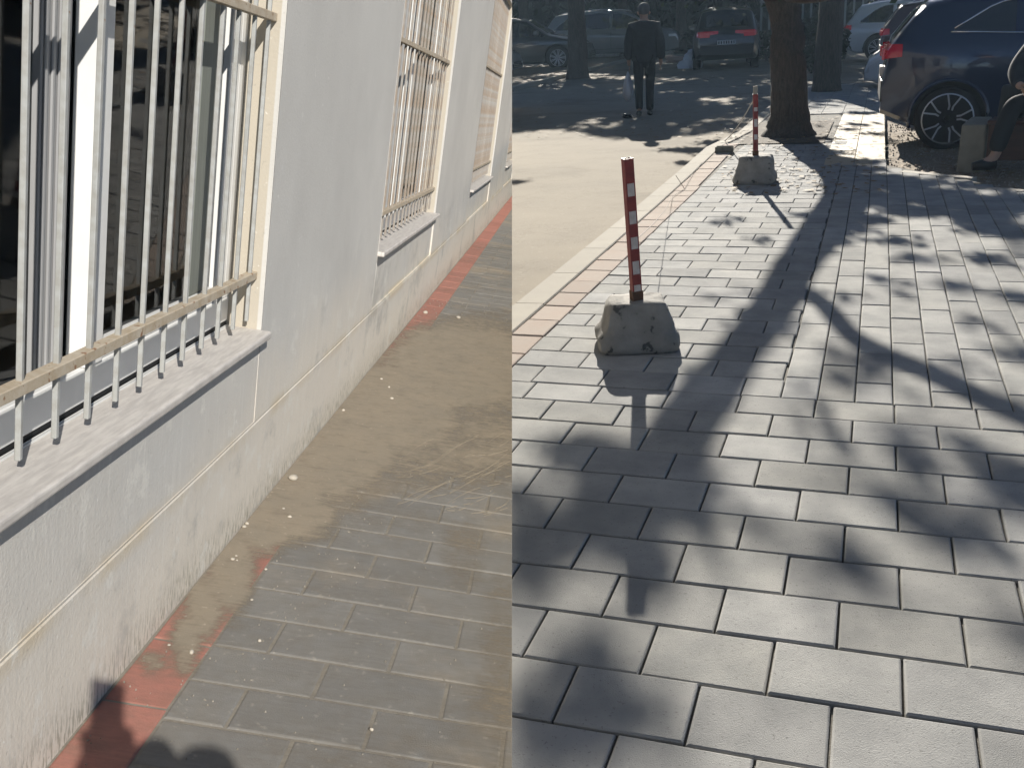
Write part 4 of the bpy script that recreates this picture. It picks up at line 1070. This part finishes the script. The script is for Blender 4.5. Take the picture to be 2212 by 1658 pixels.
car(HATCH, place(1864, 203, 2.15, .7, HB+180, 1.05, z=-.10), HB+180, m_whitep, 'small white car nose out between the white SUV and the blue SUV', 1.05, rim='fan', trim=False, roofrail=False)
car(SUVP, place(1897, 160, -2.37, -.95, HB, 1.12, z=-.10), HB, m_maroon, 'dark maroon SUV parked between the white SUV and the blue one', 1.12)
car(SUVP, place(1893, 134, -1.42, -.95, HB, 1.2, z=-.12), HB, m_whitep, 'white SUV parked tail to the road, its red tail light showing', 1.2, rim='fan', rimmat=m_rim)
car(SUVP, place(1568, 151, -2.37, 0, -9, 1.24), -9, m_blackp, 'black SUV seen from behind on the road, brake lights red', 1.24, rim='fan')
car(HATCH, place(1205, 152, 1.3, -.9, 84, 1.5), 84, m_darkp, 'dark saloon parked at the left of the road, pale fan shaped wheel rim', 1.5, rim='fan', roofrail=False, trim=False)
car(SUVP, place(1465, 126, 2.37, -.9, 84, 1.45), 84, m_silver, 'large silver car parked across, bonnet towards the black SUV', 1.45, rim='fan', trim=False)
car(HATCH, place(1104, 172, 2.15, -.9, 84, 1.3), 84, m_whitep, 'pale car whose corner shows at the left edge of the street', 1.3, rim='fan', roofrail=False, trim=False)
car(SUVP, place(1838, 92, -2.37, 0, 2, 1.35), 2, m_darkp, 'dark car seen from behind far away between the trunk and the white SUV', 1.35, rim='fan', trim=False)
car(HATCH, place(1235, 112, 2.15, -.9, 86, 1.6), 86, m_darkp, 'dark car whose roof shows above the dark saloon', 1.6, rim='fan', trim=False, roofrail=False)
car(HATCH, place(1700, 95, 2.15, -.9, 86, 1.5), 86, m_darkp, 'dark car far behind the near tree trunk', 1.5, rim='fan', trim=False, roofrail=False)

# --- backdrop of the street: hedge, railings, far wall
m_hedge = mat('hedge_leaf', (.022, .032, .014), .8, (.012, .018, .009), ns=2)
m_far = mat('far_wall_plaster', (.09, .095, .10), .9, (.06, .065, .07), ns=1.2)
random.seed(77)
hd = empty('hedge', (0, 66, -.12)); tag(hd, 'dark overgrown hedge closing the far end of the street', 'hedge')
hm = MB()
for k in range(46):
    x = -38+k*1.6; hgt_ = random.uniform(3.2, 6.5)
    hm.lathe([(.1, 0), (1.3, .2), (1.5, hgt_*.5), (1.1, hgt_*.85), (.1, hgt_)], 7, Matrix.Translation((x, random.uniform(-.8, .8), 0)))
hm.build('dark_core', mat('hedge_core', (.015, .015, .012), .95), hd)  # solid dark mass added as the inside of the hedge
N_ = 15000; cen = np.stack([rng.uniform(-38, 36, N_), rng.normal(-1.3, .7, N_), rng.uniform(.1, 1, N_)**.8*6.3], -1)
cen[:, 2] *= .72+.28*np.sin(cen[:, 0]*1.3)*np.sin(cen[:, 0]*.47+1)
a = rng.normal(size=(N_, 3))*.17; b = rng.normal(size=(N_, 3))*.13
vs = np.stack([cen-a, cen-b, cen+a, cen+b], 1).reshape(-1, 3)
me = bpy.data.meshes.new('leaves'); me.from_pydata(vs.tolist(), [], np.arange(N_*4).reshape(-1, 4).tolist()); me.materials.append(m_hedge)
o = bpy.data.objects.new('leaves', me); CUR.objects.link(o); o.parent = hd; o['kind'] = 'stuff'
w = MB(); w.box(-45, 40, 72, 73, -.12, 9); tag(w.build('far_building', m_far), 'dull grey building wall beyond the hedge', 'building')
fn = empty('railing', (-2, 58, -.12)); tag(fn, 'pale upright railing behind the trees at the far end', 'railing')
m_railf = mat('railing_paint', (.22, .24, .24), .6)
post_me = MB().box(-.05, .05, -.05, .05, 0, 2.6).mesh('upright', m_railf)
for k in range(26): inst('upright', post_me, fn, Matrix.Translation((-4+k*.42, 0, 0)))
MB().box(-4.1, 6.7, -.03, .03, 2.4, 2.5).build('top_rail', m_railf, fn); MB().box(-4.1, 6.7, -.03, .03, .3, .4).build('bottom_rail', m_railf, fn)
# bushes between the trunks
def bush(x, y_, r_, hgt_, n_, label, seed):
    r__ = np.random.default_rng(seed); root = empty('bush', (x, y_, -.12)); tag(root, label, 'bush')
    m = MB()
    for k in range(7):
        a = r__.uniform(0, 6.28); m.tube([(0, 0, 0), (math.cos(a)*r_*.3, math.sin(a)*r_*.3, hgt_*.5), (math.cos(a)*r_*.7, math.sin(a)*r_*.7, hgt_*.9)], [.03, .02, .008], 5)
    m.build('stems', m_bark, root)
    d = r__.normal(size=(n_, 3)); d /= np.linalg.norm(d, axis=1)[:, None]; d *= (r__.uniform(.4, 1, n_)**.5)[:, None]; d[:, 0] *= r_; d[:, 1] *= r_; d[:, 2] = (d[:, 2]*.5+.55)*hgt_
    a = r__.normal(size=(n_, 3))*.05; b = r__.normal(size=(n_, 3))*.035
    vs = np.stack([d-a, d-b, d+a, d+b], 1).reshape(-1, 3); me = bpy.data.meshes.new('leaves'); me.from_pydata(vs.tolist(), [], np.arange(n_*4).reshape(-1, 4).tolist()); me.materials.append(m_hedge)
    o = bpy.data.objects.new('leaves', me); CUR.objects.link(o); o.parent = root; o['kind'] = 'stuff'
p = G(1752, 150); bush(p.x, p.y, 1.1, 1.5, 2200, 'low dark bush between the two near trunks', 5)
p = G(1655, 125); bush(p.x, p.y, .8, 1.1, 1200, 'low dark bush left of the near trunk beyond the black SUV', 6)

# --- far kerb on the left of the road, fallen leaves, litter
fk = empty('far_kerb'); tag(fk, kind='structure')
pa, pb = G(1105, 199, -.12), G(1262, 158, -.12)
dv = (pb-pa).normalized(); nrm = Vector((-dv.y, dv.x, 0))
m = MB(); L_ = 34
a0 = pa-dv*6
m.add([a0, a0+dv*L_, a0+dv*L_+nrm*.2, a0+nrm*.2, a0+Vector((0, 0, .12)), a0+dv*L_+Vector((0, 0, .12)), a0+dv*L_+nrm*.2+Vector((0, 0, .12)), a0+nrm*.2+Vector((0, 0, .12))],
      [(3, 2, 1, 0), (4, 5, 6, 7), (0, 1, 5, 4), (1, 2, 6, 5), (2, 3, 7, 6), (3, 0, 4, 7)])
m.build('kerb_strip', m_kerb, fk)
m = MB(); m.add([a0+nrm*.2+Vector((0, 0, .11)), a0+dv*L_+nrm*.2+Vector((0, 0, .11)), a0+dv*L_+nrm*9+Vector((0, 0, .11)), a0+nrm*9+Vector((0, 0, .11))], [(0, 1, 2, 3)])
m.build('verge', m_dirt, fk)
for o in list(fk.children): clip(o, 1)
m_paper = mat('litter_paper', (.62, .60, .56), .8, (.5, .42, .38), ns=8)
def litter(u, v, w_, d_, hh, label, mt=m_paper, sd=1):
    p = G(u, v, -.12); bm = bmesh.new(); bmesh.ops.create_icosphere(bm, subdivisions=3, radius=1); r__ = random.Random(sd); q = [r__.uniform(0, 6) for _ in range(6)]
    for vv in bm.verts:
        c_ = vv.co; k = 1+.25*math.sin(3*c_.x+q[0]+2*c_.z)+.2*math.sin(4*c_.y+q[1]+3*c_.x)+.12*math.sin(9*c_.z+q[2]); vv.co = Vector((c_.x*k*w_/2, c_.y*k*d_/2, max(-.3, c_.z*k)*hh))
    me = bpy.data.meshes.new('litter'); bm.to_mesh(me); bm.free(); me.materials.append(mt)
    o = bpy.data.objects.new('litter', me); CUR.objects.link(o); o.location = (p.x, p.y, p.z+.3*hh); tag(o, label, 'litter', 'rubbish by the black SUV')
m_wbag = mat('white_bag', (.72, .73, .76), .5)
litter(1489, 148, .75, .5, .42, 'knotted white rubbish bag beside the black SUV wheel', m_wbag, 2)
litter(1462, 135, 1.1, .8, .22, 'crumpled pinkish cardboard left of the white rubbish bag', mat('cardboard', (.50, .36, .30), .9), 3)
litter(1440, 118, 1.3, .6, .2, 'flattened pale sheet behind the crumpled cardboard', m_paper, 4)
litter(1305, 128, 1.2, .7, .25, 'pale heap of leaves and paper under the silver car', m_paper, 5)
m_lf = mat('fallen_leaf', (.30, .20, .09), .8, (.16, .11, .06), ns=3)
lm = MB(); random.seed(5)
for _ in range(1400):
    if random.random() < .5: u, v = random.uniform(1110, 1900), random.uniform(140, 300)
    else: u, v = random.uniform(1560, 2200), random.uniform(280, 420)
    p = G(u, v, -.10 if u < 1560 else .008)
    if u > 1912: p = G(u, v, -.055)
    s = random.uniform(.02, .05); a = random.uniform(0, 6)
    lm.add([(p.x+s*math.cos(a+q*1.57)*(1 if q % 2 else .6), p.y+s*math.sin(a+q*1.57)*(1 if q % 2 else .6), p.z+random.uniform(0, .012)) for q in range(4)], [(0, 1, 2, 3)])
o = lm.build('fallen_leaves', m_lf); tag(o, 'dry brown leaves scattered over road and pavement', 'leaves', kind='stuff')

# --- the walker
m_coat = mat('dark_coat', (.018, .021, .027), .9, (.026, .03, .037), ns=12, bump=.002, bs=50)
m_trou = mat('dark_trousers', (.012, .014, .018), .9)
m_shoe = mat('shoe', (.010, .010, .011), .5)
def person_walk():
    p = G(1392, 250, -.12); base = Matrix.Translation(p) @ Matrix.Rotation(R(192), 4, 'Z') @ Matrix.Scale(1.15, 4)
    root = empty('person', base=base); tag(root, 'person in dark coat and trousers walking on the road with a white bag', 'person')
    # body facing -Y (towards us); z up, total 1.72
    vs = [(0, 0, .92), (0, .01, 1.10), (0, .015, 1.28), (0, .01, 1.42), (0, -.01, 1.50), (0, -.035, 1.60), (0, -.035, 1.69),
          (-.10, .0, .90), (-.09, -.12, .50), (-.085, -.02, .10), (-.09, -.14, .04), (.10, 0, .90), (.09, .07, .50), (.085, .26, .13), (.09, .16, .04),
          (-.19, .01, 1.39), (-.26, .03, 1.12), (-.27, -.05, .86), (-.265, -.09, .78), (.19, .01, 1.39), (.25, .04, 1.12), (.25, -.02, .87), (.245, -.06, .79)]
    es = [(0, 1), (1, 2), (2, 3), (3, 4), (4, 5), (5, 6), (0, 7), (7, 8), (8, 9), (9, 10), (0, 11), (11, 12), (12, 13), (13, 14), (3, 15), (15, 16), (16, 17), (17, 18), (3, 19), (19, 20), (20, 21), (21, 22)]
    ra = [(.15, .11), (.14, .10), (.16, .11), (.10, .08), .055, .085, .075, .085, .06, .042, .035, .085, .06, .042, .035, .06, .045, .034, .03, .06, .045, .034, .03]
    skin_body('body', vs, es, ra, m_skin, root)
    # coat: torso down to the thigh, with sleeves
    vs = [(0, .01, .80), (0, 0, .95), (0, .01, 1.12), (0, .015, 1.30), (0, .01, 1.43), (-.19, .01, 1.39), (-.265, .03, 1.12), (-.275, -.05, .87), (.19, .01, 1.39), (.255, .04, 1.12), (.255, -.02, .88), (0, .0, 1.48)]
    es = [(0, 1), (1, 2), (2, 3), (3, 4), (4, 5), (5, 6), (6, 7), (4, 8), (8, 9), (9, 10), (4, 11)]
    ra = [(.235, .17), (.235, .165), (.22, .155), (.225, .155), (.15, .12), .095, .085, .068, .095, .085, .068, (.08, .075)]
    skin_body('coat', vs, es, ra, m_coat, root)
    vs = [(0, 0, .90), (-.10, 0, .86), (-.09, -.12, .50), (-.085, -.02, .06), (.10, 0, .86), (.09, .07, .50), (.085, .255, .10)]
    skin_body('trousers', vs, [(0, 1), (1, 2), (2, 3), (0, 4), (4, 5), (5, 6)], [(.13, .11), .105, .078, .065, .105, .078, .065], m_trou, root)
    for x, y_, z in ((-.087, -.08, .05), (.087, .20, .07)):
        m = MB(); m.box(x-.045, x+.045, y_-.13, y_+.12, z-.05, z+.03); m.build('shoe', m_shoe, root, bevel=.03, seg=3)
    vs = [(0, -.02, 1.62), (0, -.01, 1.70)]
    m = MB(); bm = bmesh.new(); bmesh.ops.create_uvsphere(bm, u_segments=20, v_segments=12, radius=1)
    for v_ in bm.verts: v_.co = Vector((v_.co.x*.098, -.015+v_.co.y*.112, 1.655+v_.co.z*.10))
    for v_ in [v_ for v_ in bm.verts if v_.co.y < -.06 and v_.co.z < 1.68]: bm.verts.remove(v_)
    me = bpy.data.meshes.new('hair'); bm.to_mesh(me); bm.free(); me.materials.append(mat('grey_hair', (.10, .10, .10), .8))
    inst('hair', me, root)
    m = MB(); m.tube([(0, -.115, 1.60), (0, -.14, 1.575), (0, -.118, 1.565)], [.012, .018, .012], 6); 
    for sd in (-1, 1):
        m.tube([(sd*.085, -.03, 1.615), (sd*.095, -.02, 1.60), (sd*.086, -.025, 1.57)], [.012, .018, .010], 6)
        for k in range(4): m.tube([(sd*.262 if sd < 0 else .243, -.10+.02*k, .775), ((sd*.262 if sd < 0 else .243), -.115+.022*k, .73), ((sd*.255 if sd < 0 else .236), -.11+.022*k, .70)], [.011, .010, .008], 5)
    m.build('face_and_fingers', m_skin, root, smooth=True) if False else m.build('fingers', m_skin, root, smooth=True)
    # bag, held in the hand on the left of the picture
    bm = bmesh.new(); bmesh.ops.create_icosphere(bm, subdivisions=3, radius=1)
    for v_ in bm.verts:
        c_ = v_.co; t = (1-c_.z)/2; k = .35+.65*min(1, t*1.6); wob = 1+.08*math.sin(5*c_.x+3*c_.z)+.06*math.sin(7*c_.y+4*c_.z)
        v_.co = Vector((c_.x*.095*k*wob, c_.y*.15*k*wob, .47+c_.z*.24))
    me = bpy.data.meshes.new('bag'); bm.to_mesh(me); bm.free(); me.materials.append(m_wbag)
    for p_ in me.polygons: p_.use_smooth = True
    o = bpy.data.objects.new('bag', me); CUR.objects.link(o); o.matrix_world = base @ Matrix.Translation((.27, -.07, 0)); tag(o, 'long white carrier bag hanging from the walking person hand', 'bag')
person_walk()
# small dark thing on the road by the walker's feet
litter(1357, 256, .22, .16, .06, 'small dark lump on the road beside the walker', m_shoe, 9)

# --- bench at the right edge and the person on it
m_bconc = mat('bench_concrete', (.30, .28, .22), .85, (.22, .21, .17), ns=9, bump=.002, bs=90)
m_bwood = mat('bench_boards', (.10, .045, .032), .6, (.07, .033, .025), ns=3, stretch=(1, 9, 9))
bp = G(2103, 352)
BR = Matrix.Translation((bp.x, bp.y, 0)) @ Matrix.Rotation(R(-14), 4, 'Z')
bn = empty('bench', base=BR); tag(bn, 'bench with pale concrete legs and brown boards under the seated person', 'bench')
for x in (0, 1.55):
    m = MB(); m.add([(x-.13, -.2, -.08), (x+.13, -.2, -.08), (x+.10, .2, -.08), (x-.10, .2, -.08), (x-.115, -.2, .40), (x+.115, -.2, .40), (x+.10, .22, .44), (x-.10, .22, .44)], [(3, 2, 1, 0), (4, 5, 6, 7), (0, 1, 5, 4), (1, 2, 6, 5), (2, 3, 7, 6), (3, 0, 4, 7)])
    m.build('leg', m_bconc, bn, bevel=.018, seg=2)
for k in range(3):
    m = MB(); m.box(.12, 1.85, -.20+.14*k, -.08+.14*k, .40, .44); m.build('seat_board', m_bwood, bn, bevel=.006, seg=1)
m = MB(); m.box(.14, 1.85, -.225, -.203, .06, .40); m.build('front_board', m_bwood, bn, bevel=.006, seg=1)
sp_ = empty('person', base=BR @ Matrix.Translation((.63, -.10, 0)) @ Matrix.Scale(1.10, 4)); tag(sp_, 'person in a black jacket sitting bent forward on the bench at the right edge', 'person')
J = {'pel': (.16, .06, .54), 'wa': (.15, .04, .74), 'ch': (.06, -.06, .98), 'nk': (-.02, -.16, 1.13), 'hd': (-.10, -.24, 1.22), 'hd2': (-.14, -.28, 1.30)}
vs = [J['pel'], J['wa'], J['ch'], J['nk'], J['hd'], J['hd2'], (.06, -.02, .54), (-.24, -.32, .56), (-.34, -.36, .10), (-.46, -.42, .04), (.26, -.02, .54), (.10, -.42, .56), (.08, -.44, .10), (.02, -.56, .04),
      (-.14, -.02, 1.06), (-.26, -.20, .82), (-.18, -.42, .70), (.24, -.10, 1.06), (.20, -.30, .80), (.06, -.48, .72)]
es = [(0, 1), (1, 2), (2, 3), (3, 4), (4, 5), (0, 6), (6, 7), (7, 8), (8, 9), (0, 10), (10, 11), (11, 12), (12, 13), (2, 14), (14, 15), (15, 16), (2, 17), (17, 18), (18, 19)]
ra = [(.17, .14), (.15, .12), (.16, .12), .06, .085, .075, .09, .065, .045, .038, .09, .065, .045, .038, .06, .045, .035, .06, .045, .035]
skin_body('body', vs, es, ra, m_skin, sp_)
v2 = [J['pel'], J['wa'], J['ch'], (-.01, -.14, 1.08), (-.14, -.02, 1.06), (-.26, -.20, .82), (-.19, -.40, .71), (.24, -.10, 1.06), (.20, -.30, .80), (.07, -.46, .73)]
skin_body('jacket', v2, [(0, 1), (1, 2), (2, 3), (2, 4), (4, 5), (5, 6), (2, 7), (7, 8), (8, 9)], [(.21, .18), (.21, .17), (.22, .17), (.11, .10), .10, .085, .06, .10, .085, .06], m_coat, sp_)
v3 = [(.16, .05, .53), (.06, -.02, .54), (-.24, -.32, .56), (-.34, -.36, .14), (.26, -.02, .54), (.10, -.42, .56), (.08, -.44, .14)]
skin_body('trousers', v3, [(0, 1), (1, 2), (2, 3), (0, 4), (4, 5), (5, 6)], [(.18, .14), .12, .09, .075, .12, .09, .075], m_trou, sp_)
for a_, b_ in (((-.33, -.35, .05), (-.50, -.44, .035)), ((.08, -.42, .05), (.02, -.60, .035))):
    m = MB(); m.tube([a_, ((a_[0]+b_[0])/2, (a_[1]+b_[1])/2, .05), b_], [.05, .052, .035], 10); m.build('shoe', m_shoe, sp_, smooth=True)
bm = bmesh.new(); bmesh.ops.create_uvsphere(bm, u_segments=20, v_segments=12, radius=.112)
me = bpy.data.meshes.new('hair'); bm.to_mesh(me); bm.free(); me.materials.append(m_hair)
for p_ in me.polygons: p_.use_smooth = True
inst('hair', me, sp_, Matrix.Translation((-.105, -.225, 1.285)) @ Matrix.Diagonal((1, 1, .9, 1)))
m = MB()
for k in range(4):
    m.tube([(-.18+.012*k, -.42, .70-.018*k), (-.14+.012*k, -.47, .69-.018*k), (-.09+.008*k, -.46, .685-.018*k)], [.011, .010, .008], 6)
m.tube([(-.17, -.42, .72), (-.13, -.44, .735), (-.10, -.45, .73)], [.012, .011, .009], 6)
m.build('hand', m_skin, sp_, smooth=True)

m = MB(); m.add([(.17, -.02, .44), (.42, -.02, .44), (.42, .14, .44), (.17, .14, .44), (.19, -.01, .76), (.40, -.01, .78), (.40, .12, .78), (.19, .12, .76)], [(3, 2, 1, 0), (4, 5, 6, 7), (0, 1, 5, 4), (1, 2, 6, 5), (2, 3, 7, 6), (3, 0, 4, 7)])
o = m.build('bag', mat('dark_bag', (.012, .02, .028), .6), mw=BR, bevel=.03, seg=3); tag(o, 'dark upright bag standing on the bench beside the seated person', 'bag')
for u, v, hd_, sc_, pm_, lb in ((1330, 88, 86, 1.5, m_whitep, 'pale car far behind the walking person'), (1420, 92, 87, 1.5, m_darkp, 'dark car far behind, right of the walking person head'), (1660, 80, 88, 1.5, m_silver, 'grey car far behind, between the black SUV and the near trunk')):
    car(HATCH, place(u, v, 2.15, -.9, hd_, sc_), hd_, pm_, lb, sc_, rim='fan', trim=False, roofrail=False)
# --- thin haze volume added to lift the street's darks like lens veil
m_haze = bpy.data.materials.new('haze'); m_haze.use_nodes = True; t = m_haze.node_tree; t.nodes.clear()
pv = t.nodes.new('ShaderNodeVolumePrincipled'); oo = t.nodes.new('ShaderNodeOutputMaterial'); t.links.new(pv.outputs[0], oo.inputs['Volume'])
pv.inputs['Color'].default_value = (.58, .80, 1, 1); pv.inputs['Density'].default_value = .0008; pv.inputs['Anisotropy'].default_value = .25
hz = MB(); hz.box(-170, 170, -20, 270, -30, 14); o = hz.build('haze', None); o.data.materials.append(m_haze); o['kind'] = 'stuff'; o['label'] = 'thin pale haze added over the street to imitate lens veil'; LEFT.objects.link(o)
SC.cycles.volume_step_rate = 4
